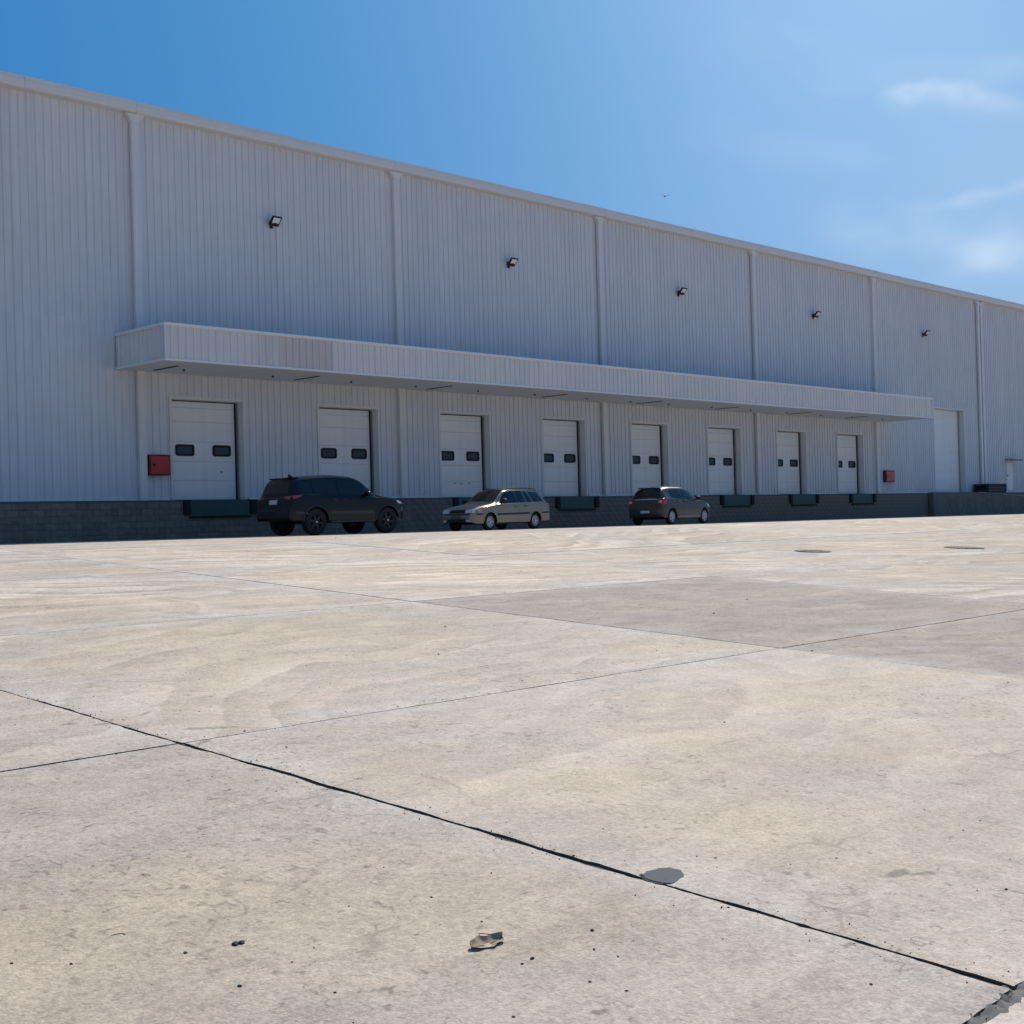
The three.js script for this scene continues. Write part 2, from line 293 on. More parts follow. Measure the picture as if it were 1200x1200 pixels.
// dock door openings: x0, x1
const DT = 4.74, DB = PLAT + 0.02;
const DOORS = [[23.156, 25.879], [29.13, 31.81], [34.99, 37.64], [40.82, 43.47], [46.69, 49.31], [52.5, 55.2], [58.5, 61.2], [64.45, 67.15]];
const OPEN = DOORS.map(([a, b]) => [a, b, DB, DT]).concat([[75.72, 79.7, DB, 6.6], [85.72, 86.68, 1.62, 3.42]]);
const EAVE = 13.82, CLADB = PLAT + 0.05;

// one ribbed sheet between x0 and x1, y0 and y1 (rib phase fixed in the world), facing +z
function ribbed(x0, x1, y0, y1, z = 0.02, h = 0.036) {
  const cut = []; const k0 = Math.floor(x0 / PITCH) - 1, k1 = Math.ceil(x1 / PITCH) + 1;
  const prof = [[0, 0], [0.106, 0], [0.114, 0.004], [0.122, 0], [0.219, 0], [0.230, h], [0.2495, h], [0.2605, 0]];
  const pts = []; for (let k = k0; k <= k1; k++) for (const [a, b] of prof) pts.push([k * PITCH + a, b]);
  const zAt = x => { for (let i = 0; i < pts.length - 1; i++) if (x >= pts[i][0] && x <= pts[i + 1][0]) { const t = (x - pts[i][0]) / Math.max(1e-6, pts[i + 1][0] - pts[i][0]); return mix(pts[i][1], pts[i + 1][1], t); } return 0; };
  cut.push([x0, zAt(x0)]); for (const p of pts) if (p[0] > x0 + 1e-4 && p[0] < x1 - 1e-4) cut.push(p); cut.push([x1, zAt(x1)]);
  const pos = [], nor = [], uv = [], idx = [];
  for (let i = 0; i < cut.length - 1; i++) {
    const [a, za] = cut[i], [b, zb] = cut[i + 1], l = Math.hypot(b - a, zb - za), nx = -(zb - za) / l, nz = (b - a) / l, o = pos.length / 3;
    for (const [x, zz] of [[a, za], [b, zb]]) for (const y of [y0, y1]) { pos.push(x, y, z + zz); nor.push(nx, 0, nz); uv.push(x, y); }
    idx.push(o, o + 2, o + 1, o + 2, o + 3, o + 1);
  }
  const g = new THREE.BufferGeometry(); g.setAttribute('position', new THREE.Float32BufferAttribute(pos, 3)); g.setAttribute('normal', new THREE.Float32BufferAttribute(nor, 3)); g.setAttribute('uv', new THREE.Float32BufferAttribute(uv, 2)); g.setIndex(idx); return g;
}
// wall core and roof
part('wall_core', box(B0 + 0.05, B1 - 0.05, 0, 13.9, -60, -0.5), std(0.3, 0.3, 0.31, 0.9), wh);
part('roof', alongX([[0.2, 14.0], [0.2, 14.04], [-30, 15.6], [-60.2, 14.06], [-60.2, 13.93], [-0.04, 13.93]], B0, B1), galv, wh);
part('end_wall', box(B0, B0 + 0.05, 0.2, 13.9, -60, 0), cladMats[0], wh); part('end_wall', box(B1 - 0.05, B1, 0.2, 13.9, -60, 0), cladMats[0], wh);
{
  const R = rng(12);
  for (let k = Math.floor(B0 / SHEET); k * SHEET < B1; k++) {
    const a = Math.max(B0, k * SHEET + 0.001), b = Math.min(B1, (k + 1) * SHEET - 0.001); if (b <= a) continue;
    const geos = []; let x = a;
    const ops = OPEN.filter(o => o[1] > a && o[0] < b).sort((p, q) => p[0] - q[0]);
    for (const o of ops) {
      const s = Math.max(a, o[0]), e = Math.min(b, o[1]);
      if (s > x + 0.002) geos.push(ribbed(x, s, CLADB, EAVE));
      geos.push(ribbed(s, e, o[3], EAVE)); if (o[2] > DB + 0.1) geos.push(ribbed(s, e, CLADB, o[2]));
      x = e;
    }
    if (b > x + 0.002) geos.push(ribbed(x, b, CLADB, EAVE));
    const g = merge(geos); g.translate(0, 0, (R() - 0.5) * 0.010);
    part('cladding_panel', g, cladMats[Math.floor(R() * 4)], wh);
  }
}
// eaves gutter in lengths, with a thin seam collar at each joint
{
  const joints = [B0, -5, 6.5, 18.3, 22.0, 32.75, 45.0, 57.0, 69.0, 81.9, 94, 106, 118, 130, B1];
  for (let i = 0; i < joints.length - 1; i++) {
    const dy = (i % 2) * 0.012;
    part('gutter', alongX([[0.03, 13.74 + dy], [0.29, 13.74 + dy], [0.345, 13.775 + dy], [0.36, 13.83 + dy], [0.36, 13.98 + dy], [0.35, 14.10 + dy], [0.05, 14.10 + dy]], joints[i] + 0.006, joints[i + 1] - 0.006), trimMat, wh);
  }
}
// downpipes with a funnel head
const PIPES = [-2.1, 10.0, 22.0, 32.92, 44.72, 56.62, 68.6, 81.92, 82.34, 93.6, 105.6];
for (const px of PIPES) {
  const p = sub('downpipe', wh), w = 0.13;
  part('pipe', [box(px - w, px + w, PLAT - 0.06 * 0 + 0.004, 13.45, 0.06, 0.2)], trimMat, p);
  const s = new THREE.Shape([[-w, 13.45], [w, 13.45], [w + 0.02, 13.52], [0.34, 13.738], [-0.34, 13.738], [-w - 0.02, 13.52]].map(a => new THREE.Vector2(...a)));
  const g = new THREE.ExtrudeGeometry(s, { depth: 0.18, bevelEnabled: false }); g.translate(px, 0, 0.05); part('funnel', g, trimMat, p);
  part('bracket', [5.2, 8.2, 11.2].map(y => box(px - w - 0.02, px + w + 0.02, y, y + 0.04, 0.055, 0.206)), trimMat, p);
}
part('expansion_joint', box(82.06, 82.2, PLAT + 0.06, 13.735, 0.045, 0.058), std(0.10, 0.11, 0.13, 0.8), wh);

// dock doors
const glassDark = new THREE.MeshPhysicalMaterial({ roughness: 0.12, metalness: 0 }); glassDark.color.setRGB(0.03, 0.035, 0.042);
function roundedRect(w, h, r) { const s = new THREE.Shape(), x = -w / 2, y = -h / 2; s.moveTo(x + r, y); s.lineTo(x + w - r, y); s.quadraticCurveTo(x + w, y, x + w, y + r); s.lineTo(x + w, y + h - r); s.quadraticCurveTo(x + w, y + h, x + w - r, y + h); s.lineTo(x + r, y + h); s.quadraticCurveTo(x, y + h, x, y + h - r); s.lineTo(x, y + r); s.quadraticCurveTo(x, y, x + r, y); return s; }
const winFrame = (() => { const s = roundedRect(0.70, 0.37, 0.10); s.holes.push(roundedRect(0.57, 0.25, 0.06)); const g = new THREE.ExtrudeGeometry(s, { depth: 0.03, bevelEnabled: true, bevelSize: 0.006, bevelThickness: 0.006, bevelSegments: 1, curveSegments: 6 }); return g; })();
const winPane = (() => { const g = new THREE.ExtrudeGeometry(roundedRect(0.58, 0.26, 0.06), { depth: 0.008, bevelEnabled: false, curveSegments: 5 }); return g; })();
const SEC = [DB + 0.02, 2.09, 2.72, 3.38, 4.04, 4.50, DT - 0.002];
const REC = -0.32;
DOORS.forEach(([x0, x1], n) => {
  const d = sub('dock_door', wh), w = x1 - x0;
  for (let k = 0; k < SEC.length - 1; k++) part('door_panel', rbox(x0 + 0.06, x1 - 0.1, SEC[k] + 0.003, SEC[k + 1] - 0.003, REC - 0.05, REC, 0.006), doorMat, d);
  part('door_backing', box(x0, x1, DB, DT, REC - 0.1, REC - 0.06), std(0.2, 0.2, 0.21, 0.8), d);
  for (const c of [0.66, 2.07]) {
    const f = part('window_frame', winFrame, darkRubber, d); f.position.set(x0 + c * w / 2.7, 3.10, REC + 0.002);
    const q = part('window_pane', winPane, glassDark, d); q.position.set(f.position.x, 3.10, REC + 0.008);
  }
  part('edge_seal', [box(x1 - 0.082, x1 - 0.062, DB, DT - 0.03, REC - 0.04, REC + 0.03), box(x0 + 0.02, x0 + 0.05, DB, DT - 0.03, REC - 0.04, REC + 0.03), box(x0 + 0.05, x1 - 0.1, DT - 0.03, DT - 0.004, REC + 0.004, REC + 0.03)], darkRubber, d);
  part('guide_rail', [box(x1 - 0.05, x1 - 0.03, DB, DT - 0.03, REC - 0.02, REC + 0.09), box(x0 + 0.004, x0 + 0.018, DB, DT - 0.03, REC - 0.02, REC + 0.06)], galv, d);
  part('reveal', [box(x1, x1 + 0.02, DB, DT + 0.02, -0.5, 0.018), box(x0 - 0.02, x0, DB, DT + 0.02, -0.5, 0.018), box(x0, x1, DT, DT + 0.02, -0.5, 0.018)], trimLight, d);
  part('door_frame', [rbox(x0 - 0.10, x0 - 0.003, DB, DT + 0.10, 0.03, 0.062, 0.006), rbox(x1 + 0.003, x1 + 0.10, DB, DT + 0.10, 0.03, 0.062, 0.006), rbox(x0 - 0.001, x1 + 0.001, DT + 0.003, DT + 0.10, 0.03, 0.056, 0.006)], trimMat, d);
  if (n === 0) { part('warning_sticker', box(x0 + 2.02, x0 + 2.12, 2.35, 2.42, REC + 0.001, REC + 0.004), std(0.3, 0.32, 0.34, 0.5), d); }
  if (n === 2) part('scuff_mark', [[0.95, 2.0], [1.3, 1.98], [1.72, 2.0]].map(([a, b]) => box(x0 + a, x0 + a + 0.12, b, b + 0.035, REC + 0.001, REC + 0.0025)), std(0.16, 0.17, 0.19, 0.7), d);
});
// wide roller door without windows
{
  const d = sub('roller_door', wh), x0 = 75.72, x1 = 79.7, y1 = 6.6;
  for (let k = 0; k < 9; k++) { const h = (y1 - DB - 0.02) / 9, y = DB + 0.01 + k * h; part('door_panel', rbox(x0 + 0.05, x1 - 0.08, y + 0.001, y + h - 0.001, REC - 0.06, REC - 0.01, 0.002), doorMat, d); }
  part('door_backing', box(x0, x1, DB, y1, REC - 0.12, REC - 0.07), galv, d);
  part('guide_rail', [box(x0 + 0.004, x0 + 0.048, DB, y1 - 0.01, REC - 0.05, REC + 0.04), box(x1 - 0.075, x1 - 0.004, DB, y1 - 0.01, REC - 0.05, REC + 0.04)], galv, d);
  part('reveal', [box(x1, x1 + 0.02, DB, y1 + 0.02, -0.5, 0.018), box(x0 - 0.02, x0, DB, y1 + 0.02, -0.5, 0.018), box(x0, x1, y1, y1 + 0.02, -0.5, 0.018)], trimMat, d);
  part('door_frame', [rbox(x0 - 0.10, x0 - 0.003, DB, y1 + 0.10, 0.03, 0.062, 0.006), rbox(x1 + 0.003, x1 + 0.10, DB, y1 + 0.10, 0.03, 0.062, 0.006), rbox(x0 - 0.001, x1 + 0.001, y1 + 0.003, y1 + 0.10, 0.03, 0.056, 0.006)], trimMat, d);
}
// white side door with a small hood
{
  const d = sub('side_door', wh), x0 = 85.72, x1 = 86.68, y0 = 1.62, y1 = 3.42, wht = std(0.80, 0.82, 0.84, 0.4);
  part('door_leaf', rbox(x0, x1, y0, y1, -0.06, 0.055, 0.008), wht, d);
  part('door_frame', [box(x0 - 0.07, x0 - 0.002, y0, y1 + 0.07, 0.02, 0.075), box(x1 + 0.002, x1 + 0.07, y0, y1 + 0.07, 0.02, 0.075), box(x0 - 0.002, x1 + 0.002, y1 + 0.002, y1 + 0.07, 0.02, 0.075)], trimMat, d);
  part('door_handle', [box(x0 + 0.06, x0 + 0.12, y0 + 0.85, y0 + 1.0, 0.055, 0.07), box(x0 + 0.05, x0 + 0.2, y0 + 0.93, y0 + 0.96, 0.09, 0.115)], darkRubber, d);
  part('hood', [box(x0 - 0.25, x1 + 0.35, y1 + 0.16, y1 + 0.2, 0.05, 0.62), box(x0 - 0.25, x1 + 0.35, y1 + 0.09, y1 + 0.2, 0.58, 0.6)], std(0.20, 0.21, 0.24, 0.5), d);
}
// base flashing between the openings
{
  let x = B0; for (const o of [...OPEN, [B1, B1, DB]]) {
    if (o[2] > DB + 0.1) continue;
    if (o[0] - 0.16 > x) part('base_flashing', [box(x, o[0] - 0.16, PLAT + 0.035, PLAT + 0.105, 0.055, 0.075), box(x, o[0] - 0.16, PLAT + 0.022, PLAT + 0.034, 0.02, 0.12)], trimMat, wh);
    x = o[1] + 0.16;
  }
}
// concrete block plinth in front of the wall: the nearest 300 blocks singly, the rest joined
{
  const pl = sub('plinth', wh), zf = 0.70, R = rng(23);
  part('mortar', box(B0, B1, -0.4, PLAT - 0.006, -0.5, zf - 0.012), mortarMat, pl);
  part('platform_edge', rbox(B0, B1, PLAT - 0.05, PLAT, -0.45, zf + 0.004, 0.006), std(0.11, 0.115, 0.115, 0.9, 0, { map: null }), pl);
  const variants = [0, 1, 2, 3, 4].map(k => { const g = rbox(-0.197, 0.197, -0.097, 0.097, -0.03, 0.006 * k / 4, 0.008); const p = g.attributes.position; const u = g.attributes.uv; for (let i = 0; i < p.count; i++) u.setXY(i, p.getX(i) + k * 1.7, p.getY(i) + k * 0.9); return g; });
  const rest = [], single = []; const rows = 7, bh = 0.2;
  for (let c = 0; c < 43; c++) for (let r = 0; r < rows; r++) { const x = 16.0 + c * 0.4 + (r % 2) * 0.2; if (single.length < 300) single.push([x, r]); }
  for (let x = 16.0 + 43 * 0.4; x < 94; x += 0.4) for (let r = 0; r < rows; r++) rest.push([x + (r % 2) * 0.2, r]);
  for (const [x, r] of single) { const m = part('block', variants[Math.floor(R() * 5)], blockMats[Math.floor(R() * 4)], pl); m.position.set(x, PLAT - 0.155 - r * bh, zf - 0.002); }
  const gs = rest.map(([x, r]) => { const g = box(-0.195, 0.195, -0.095, 0.095, -0.03, 0.006 * R()); g.translate(x, PLAT - 0.155 - r * bh, zf - 0.002); return g; });
  const b = part('block_courses', gs, blockMats[1], pl); b.userData.kind = 'stuff';
}
// dock levellers set into the plinth under the doors
{
  const plate = std(0.02, 0.075, 0.062, 0.55), bump = std(0.012, 0.013, 0.014, 0.85);
  DOORS.forEach(([x0, x1]) => {
    const l = sub('dock_leveller', wh), a = x0 - 0.08, b = x1 - 0.02;
    part('lip_plate', [rbox(a + 0.26, b - 0.26, PLAT - 0.52, PLAT + 0.01, 0.56, 0.74, 0.01)], plate, l);
    part('lip_edge', rbox(a + 0.2, b - 0.2, PLAT - 0.585, PLAT - 0.525, 0.56, 0.765, 0.012), bump, l);
    part('bumper', rbox(a, a + 0.24, PLAT - 0.48, PLAT + 0.008, 0.56, 0.81, 0.025), bump, l);
    part('bumper', rbox(b - 0.24, b, PLAT - 0.48, PLAT + 0.008, 0.56, 0.81, 0.025), bump, l);
  });
}
// canopy
{
  const c = sub('canopy', wh), X0 = 21.18, X1 = 69.72, Y0 = 5.55, Y1 = 6.70, ZF = 3.0, R = rng(31);
  const sof = std(0.84, 0.83, 0.81, 0.6, 0, { map: cladTex });
  const stained = [std(0.68, 0.665, 0.665, 0.5, 0, { map: cladTex }), std(0.64, 0.60, 0.59, 0.55, 0, { map: cladTex })];
  const fasc = [[0.76, 0.755, 0.755], [0.775, 0.77, 0.765], [0.74, 0.74, 0.745]].map(q => std(...q, 0.45, 0, { map: cladTex }));
  for (let k = Math.floor(X0 / SHEET); k * SHEET < X1; k++) {
    const a = Math.max(X0 + 0.02, k * SHEET + 0.001), b = Math.min(X1 - 0.02, (k + 1) * SHEET - 0.001); if (b - a < 0.03) continue;
    const xm = (a + b) / 2, m = xm > 24.2 && xm < 28.0 ? stained[xm > 25.4 && xm < 27.4 ? 1 : 0] : fasc[Math.floor(R() * 3)];
    part('fascia_panel', ribbed(a, b, Y0 + 0.07, Y1 - 0.09, ZF - 0.035, 0.032), m, c);
  }
  for (const [xe, dir] of [[X0, -1], [X1, 1]]) for (let k = 0; k < 3; k++) {                       // the two returns
    const g = ribbed(0.06 + k * 0.97, 0.06 + (k + 1) * 0.97 - 0.002, Y0 + 0.07, Y1 - 0.09, 0, 0.032); g.rotateY(dir < 0 ? -Math.PI / 2 : Math.PI / 2);
    g.translate(xe - dir * 0.035, 0, dir < 0 ? 0 : 3.02); part('fascia_panel', g, fasc[k % 3], c);
  }
  part('top_trim', [rbox(X0 - 0.02, X1 + 0.02, Y1 - 0.1, Y1, ZF - 0.14, ZF + 0.02, 0.012), rbox(X0 - 0.02, X0 + 0.12, Y1 - 0.1, Y1, 0.06, ZF - 0.141, 0.012), rbox(X1 - 0.12, X1 + 0.02, Y1 - 0.1, Y1, 0.06, ZF - 0.141, 0.012)], trimLight, c);
  part('bottom_trim', [rbox(X0 - 0.02, X1 + 0.02, Y0, Y0 + 0.075, ZF - 0.06, ZF + 0.02, 0.012), rbox(X0 - 0.02, X0 + 0.05, Y0, Y0 + 0.075, 0.06, ZF - 0.061, 0.012), rbox(X1 - 0.05, X1 + 0.02, Y0, Y0 + 0.075, 0.06, ZF - 0.061, 0.012)], trimLight, c);
  part('corner_trim', rbox(X0 - 0.012, X0 + 0.05, Y0 + 0.076, Y1 - 0.101, ZF - 0.05, ZF + 0.012, 0.01), trimMat, c); part('corner_trim', rbox(X1 - 0.05, X1 + 0.012, Y0 + 0.076, Y1 - 0.101, ZF - 0.05, ZF + 0.012, 0.01), trimMat, c);
  part('deck', box(X0 + 0.05, X1 - 0.05, Y1 - 0.35, Y1 - 0.3, 0.055, ZF - 0.06), galv, c);
  // soffit in boards, seams across the canopy
  const seams = [X0 + 0.052, 22.25, 27.7, 33.88, 40.28, 46.5, 52.45, 58.8, 64.4, X1 - 0.052];
  for (let i = 0; i < seams.length - 1; i++) part('soffit_panel', box(seams[i] + 0.004, seams[i + 1] - 0.004, Y0 + 0.012, Y0 + 0.04, 0.056, ZF - 0.062), sof, c);
  for (let i = 1; i < seams.length - 1; i++) part('soffit_slot', box(seams[i] - 0.05, seams[i] + 0.05, Y0 - 0.006, Y0 + 0.011, 0.55, 1.95), std(0.02, 0.02, 0.022, 0.7), c);
  for (const sx of [22.9, 26.3, 29.65, 32.7, 35.9, 39.1, 42.3, 45.2, 47.9, 51.2, 54.4, 57.6, 60.8, 64.0, 67.2]) { const g = new THREE.CylinderGeometry(0.03, 0.04, 0.06, 10); g.translate(sx, Y0 - 0.02, 1.25); part('downlight', g, std(0.03, 0.03, 0.035, 0.6), c); }
}
// ---- fixed to the walls, each a thing
function fireCabinet(x0, x1, y0, y1, label, col = [0.50, 0.03, 0.022]) {
  const t = thing('fire_hose_cabinet', label, 'cabinet', [(x0 + x1) / 2, y0, 0.05], 'red fire hose cabinets on the wall'), w = x1 - x0, h = y1 - y0;
  const red = std(...col, 0.45), dred = std(0.10, 0.012, 0.012, 0.5);
  part('cabinet_box', rbox(-w / 2, w / 2, 0, h, 0, 0.2, 0.008), dred, t);
  const dr = part('cabinet_door', rbox(-w / 2 + 0.045, w / 2 - 0.045, 0.05, h - 0.05, 0.201, 0.222, 0.006), red, t);
  part('latch', rbox(-w / 2 + 0.12, -w / 2 + 0.2, h * 0.45, h * 0.56, 0.222, 0.245, 0.006), darkRubber, dr);
  return t;
}
fireCabinet(22.17, 22.92, 2.235, 2.90, 'red fire hose cabinet between the first downpipe of the canopy and the first dock door');
fireCabinet(69.3, 70.32, 2.1, 2.76, 'small faded red fire hose cabinet between the last canopy downpipe and the tall roller door', [0.55, 0.11, 0.06]);

{
  const FL = [['nearest and largest black floodlight, above the left part of the canopy', 27.25], ['black floodlight on the second bay from the left above the canopy', 39.0], ['black floodlight on the middle bay, third along the wall', 50.45], ['small black floodlight fourth along the wall, near the canopy\'s right part', 62.3], ['farthest, smallest floodlight, above the tall roller door', 74.6]];
  const t = thing('floodlight', FL[0][0], 'floodlight', [FL[0][1], 11.04, 0.05], 'floodlights along the upper wall');
  const blk = std(0.012, 0.014, 0.018, 0.5), lens = std(0.88, 0.88, 0.86, 0.3);
  part('wall_bracket', [rbox(-0.06, 0.06, -0.2, 0.06, 0, 0.03, 0.005), box(-0.02, 0.02, -0.1, -0.05, 0.03, 0.3)], blk, t);
  const head = sub('lamp_head', t); head.position.set(0, 0.0, 0.30); head.scale.setScalar(0.82); head.rotation.x = 0.72;
  part('housing', [rbox(-0.24, 0.24, -0.25, 0.22, -0.07, 0.0, 0.02), rbox(-0.2, 0.2, -0.24, -0.06, -0.17, -0.071, 0.02), ...[-0.16, -0.1, -0.04, 0.02, 0.08, 0.14].map(q => box(q, q + 0.02, -0.2, 0.18, -0.12, -0.072))], blk, head);
  part('lens', rbox(-0.18, 0.18, -0.09, 0.17, 0.001, 0.012, 0.004), lens, head);
  part('lens_rim', [box(-0.2, -0.181, -0.11, 0.19, 0.001, 0.022), box(0.181, 0.2, -0.11, 0.19, 0.001, 0.022), box(-0.18, 0.18, 0.171, 0.19, 0.001, 0.022), box(-0.18, 0.18, -0.11, -0.091, 0.001, 0.022)], blk, head);
  for (const [label, x] of FL.slice(1)) { const k = t.clone(); k.name = numbered('floodlight'); k.userData = { ...t.userData, label }; k.position.x = x; scene.add(k); }
}
// concrete kerb and ramp at the right
{
  const t = thing('concrete_ramp', 'dark concrete ramp side sloping down at the right end of the dock', 'ramp');
  const cm = std(1, 1, 1, 0.9, 0, { map: blockTex });
  const s = new THREE.Shape([[73.4, -0.2], [73.4, 1.465], [78.6, 1.44], [94.5, 0.80], [94.5, -0.2]].map(a => new THREE.Vector2(...a)));
  const g = new THREE.ExtrudeGeometry(s, { depth: 0.30, bevelEnabled: true, bevelSize: 0.01, bevelThickness: 0.01, bevelSegments: 1 }); g.translate(0, 0, 0.74); part('ramp_wall', g, cm, t);
  const k = new THREE.Shape([[79.6, 1.425], [94.4, 0.82], [94.4, 0.86], [79.6, 1.462]].map(a => new THREE.Vector2(...a))); const kg = new THREE.ExtrudeGeometry(k, { depth: 0.12, bevelEnabled: false }); kg.translate(0, 0, 0.94); part('edge_strip', kg, std(0.42, 0.42, 0.40, 0.8), t);
}
{
  const t = thing('low_platform', 'low dark steel platform against the wall beside the white side door', 'platform', [81.8, PLAT, 0.7]);
  const dk = std(0.03, 0.033, 0.04, 0.7), gr = std(0.10, 0.11, 0.11, 0.7);
  part('deck', rbox(-1.35, 1.3, 0.47, 0.55, -0.5, 0.5, 0.01), dk, t);
  for (const [x, z] of [[-1.28, -0.44], [-1.28, 0.44], [1.22, -0.44], [1.22, 0.44]]) part('leg', box(x - 0.04, x + 0.04, 0, 0.469, z - 0.04, z + 0.04), dk, t);
  part('side_panel', box(-1.239, 1.179, 0.0, 0.469, 0.36, 0.40), dk, t); for (const y of [0.12, 0.28]) part('rail', box(-1.239, 1.179, y, y + 0.05, 0.42, 0.46), gr, t);
  part('back_plate', box(-1.239, 1.179, 0.02, 0.46, -0.47, -0.44), dk, t);
}

// ---------------------------------------------------------------- cars
function mono(tab) {                                   // monotone cubic through [x, y] knots
  const n = tab.length, x = tab.map(a => a[0]), y = tab.map(a => a[1]), d = [], m = [];
  for (let i = 0; i < n - 1; i++) d.push((y[i + 1] - y[i]) / (x[i + 1] - x[i]));
  for (let i = 0; i < n; i++) m.push(i === 0 ? d[0] : i === n - 1 ? d[n - 2] : d[i - 1] * d[i] <= 0 ? 0 : 2 * d[i - 1] * d[i] / (d[i - 1] + d[i]));
  return q => {
    if (q <= x[0]) return y[0]; if (q >= x[n - 1]) return y[n - 1];
    let i = 0; while (q > x[i + 1]) i++;
    const h = x[i + 1] - x[i], t = (q - x[i]) / h, t2 = t * t, t3 = t2 * t;
    return (2 * t3 - 3 * t2 + 1) * y[i] + (t3 - 2 * t2 + t) * h * m[i] + (-2 * t3 + 3 * t2) * y[i + 1] + (t3 - t2) * h * m[i + 1];
  };
}
function section(c, x) {
  const wm = c.half * c.plan(x), yt = c.top(x), ys = Math.min(c.belt(x), yt - 0.03);
  let yb = c.low(x); for (const w of c.axles) { const dx = x - w; if (Math.abs(dx) < c.archR) yb = Math.max(yb, c.wheelR + Math.sqrt(c.archR * c.archR - dx * dx)); }
  yb = Math.min(yb, ys - 0.04);
  const wAt = y => y < c.mid ? wm * (1 - 0.06 * ((c.mid - y) / c.mid) ** 2) : wm * (1 - 0.05 * ((y - c.mid) / (c.beltMax - c.mid)) ** 2);
  const p = [];
  for (const t of [0, 0.03, 0.14, 0.28, 0.42, 0.56, 0.7, 0.82, 0.92, 0.975, 1]) { const y = yb + (ys - yb) * t; p.push([wAt(y) - (t === 1 ? 0.008 : 0), y]); }
  const ws = wAt(ys), h = yt - ys, rr = Math.min(c.rr, h * 0.8), wr = Math.min(c.roofw(x) * c.plan(x) ** 0.5, ws - 0.02), cw = Math.min(0.22, wr * 0.4), cr = Math.min(0.035, h * 0.5);
  for (const t of [0.03, 0.25, 0.5, 0.75, 1]) p.push([mix(ws - 0.016, wr, t) + 0.012 * Math.sin(t * Math.PI) * Math.min(1, h), mix(ys + 0.002, yt - rr, t)]);
  for (const a of [0.35, 0.7, 1.05, 1.35, Math.PI / 2]) p.push([wr - cw * (1 - Math.cos(a)), yt - rr + (rr - cr) * Math.sin(a)]);
  for (const t of [0.3, 0.65, 1]) p.push([(wr - cw) * (1 - t), yt - cr * (1 - t) ** 2]);
  return p;
}
function sideZ(c, x, y) { const p = section(c, x); if (y <= p[0][1]) return p[0][0]; for (let i = 0; i < p.length - 1; i++) if (y >= p[i][1] && y <= p[i + 1][1]) return mix(p[i][0], p[i + 1][0], (y - p[i][1]) / Math.max(1e-6, p[i + 1][1] - p[i][1])); return 0; }
function topY(c, x, z) { const p = section(c, x); z = Math.abs(z); for (let i = p.length - 1; i > 11; i--) if (z >= p[i][0] && z <= p[i - 1][0]) return mix(p[i][1], p[i - 1][1], (z - p[i][0]) / Math.max(1e-6, p[i - 1][0] - p[i][0])); return p[11][1]; }
function gridGeo(nu, nv, f, flip) {
  const pos = [], uv = [], idx = [];
  for (let v = 0; v <= nv; v++) for (let u = 0; u <= nu; u++) { pos.push(...f(u / nu, v / nv)); uv.push(u / nu, v / nv); }
  for (let v = 0; v < nv; v++) for (let u = 0; u < nu; u++) { const a = v * (nu + 1) + u, b = a + 1, c = a + nu + 1, d = c + 1; flip ? idx.push(a, c, b, b, c, d) : idx.push(a, b, c, b, d, c); }
  const g = new THREE.BufferGeometry(); g.setAttribute('position', new THREE.Float32BufferAttribute(pos, 3)); g.setAttribute('uv', new THREE.Float32BufferAttribute(uv, 2)); g.setIndex(idx); g.computeVertexNormals(); return g;
}
// patch on the side: corners bottom-left, bottom-right, top-right, top-left as [x, y]; s = +1 right side, -1 left
function sidePatch(c, s, [bl, br, tr, tl], off, nu = 12, nv = 6, bow = 0) {
  return gridGeo(nu, nv, (u, v) => { const x = mix(mix(bl[0], br[0], u), mix(tl[0], tr[0], u), v), y = mix(mix(bl[1], br[1], u), mix(tl[1], tr[1], u), v) + bow * Math.sin(u * Math.PI) * v; return [x, y, s * (sideZ(c, x, y) + off)]; }, s < 0);
}
function topPatch(c, x0, x1, f0, f1, off, nu = 10, nv = 14) {
  return gridGeo(nu, nv, (u, v) => {
    const x = mix(x0, x1, u), k = mix(f0, f1, u), z = (v * 2 - 1) * k, y = topY(c, x, z), e = 0.01, sl = (topY(c, x + e, z) - topY(c, x - e, z)) / (2 * e), l = Math.hypot(1, sl);
    return [x - sl / l * off, y + off / l, z];
  }, false);
}
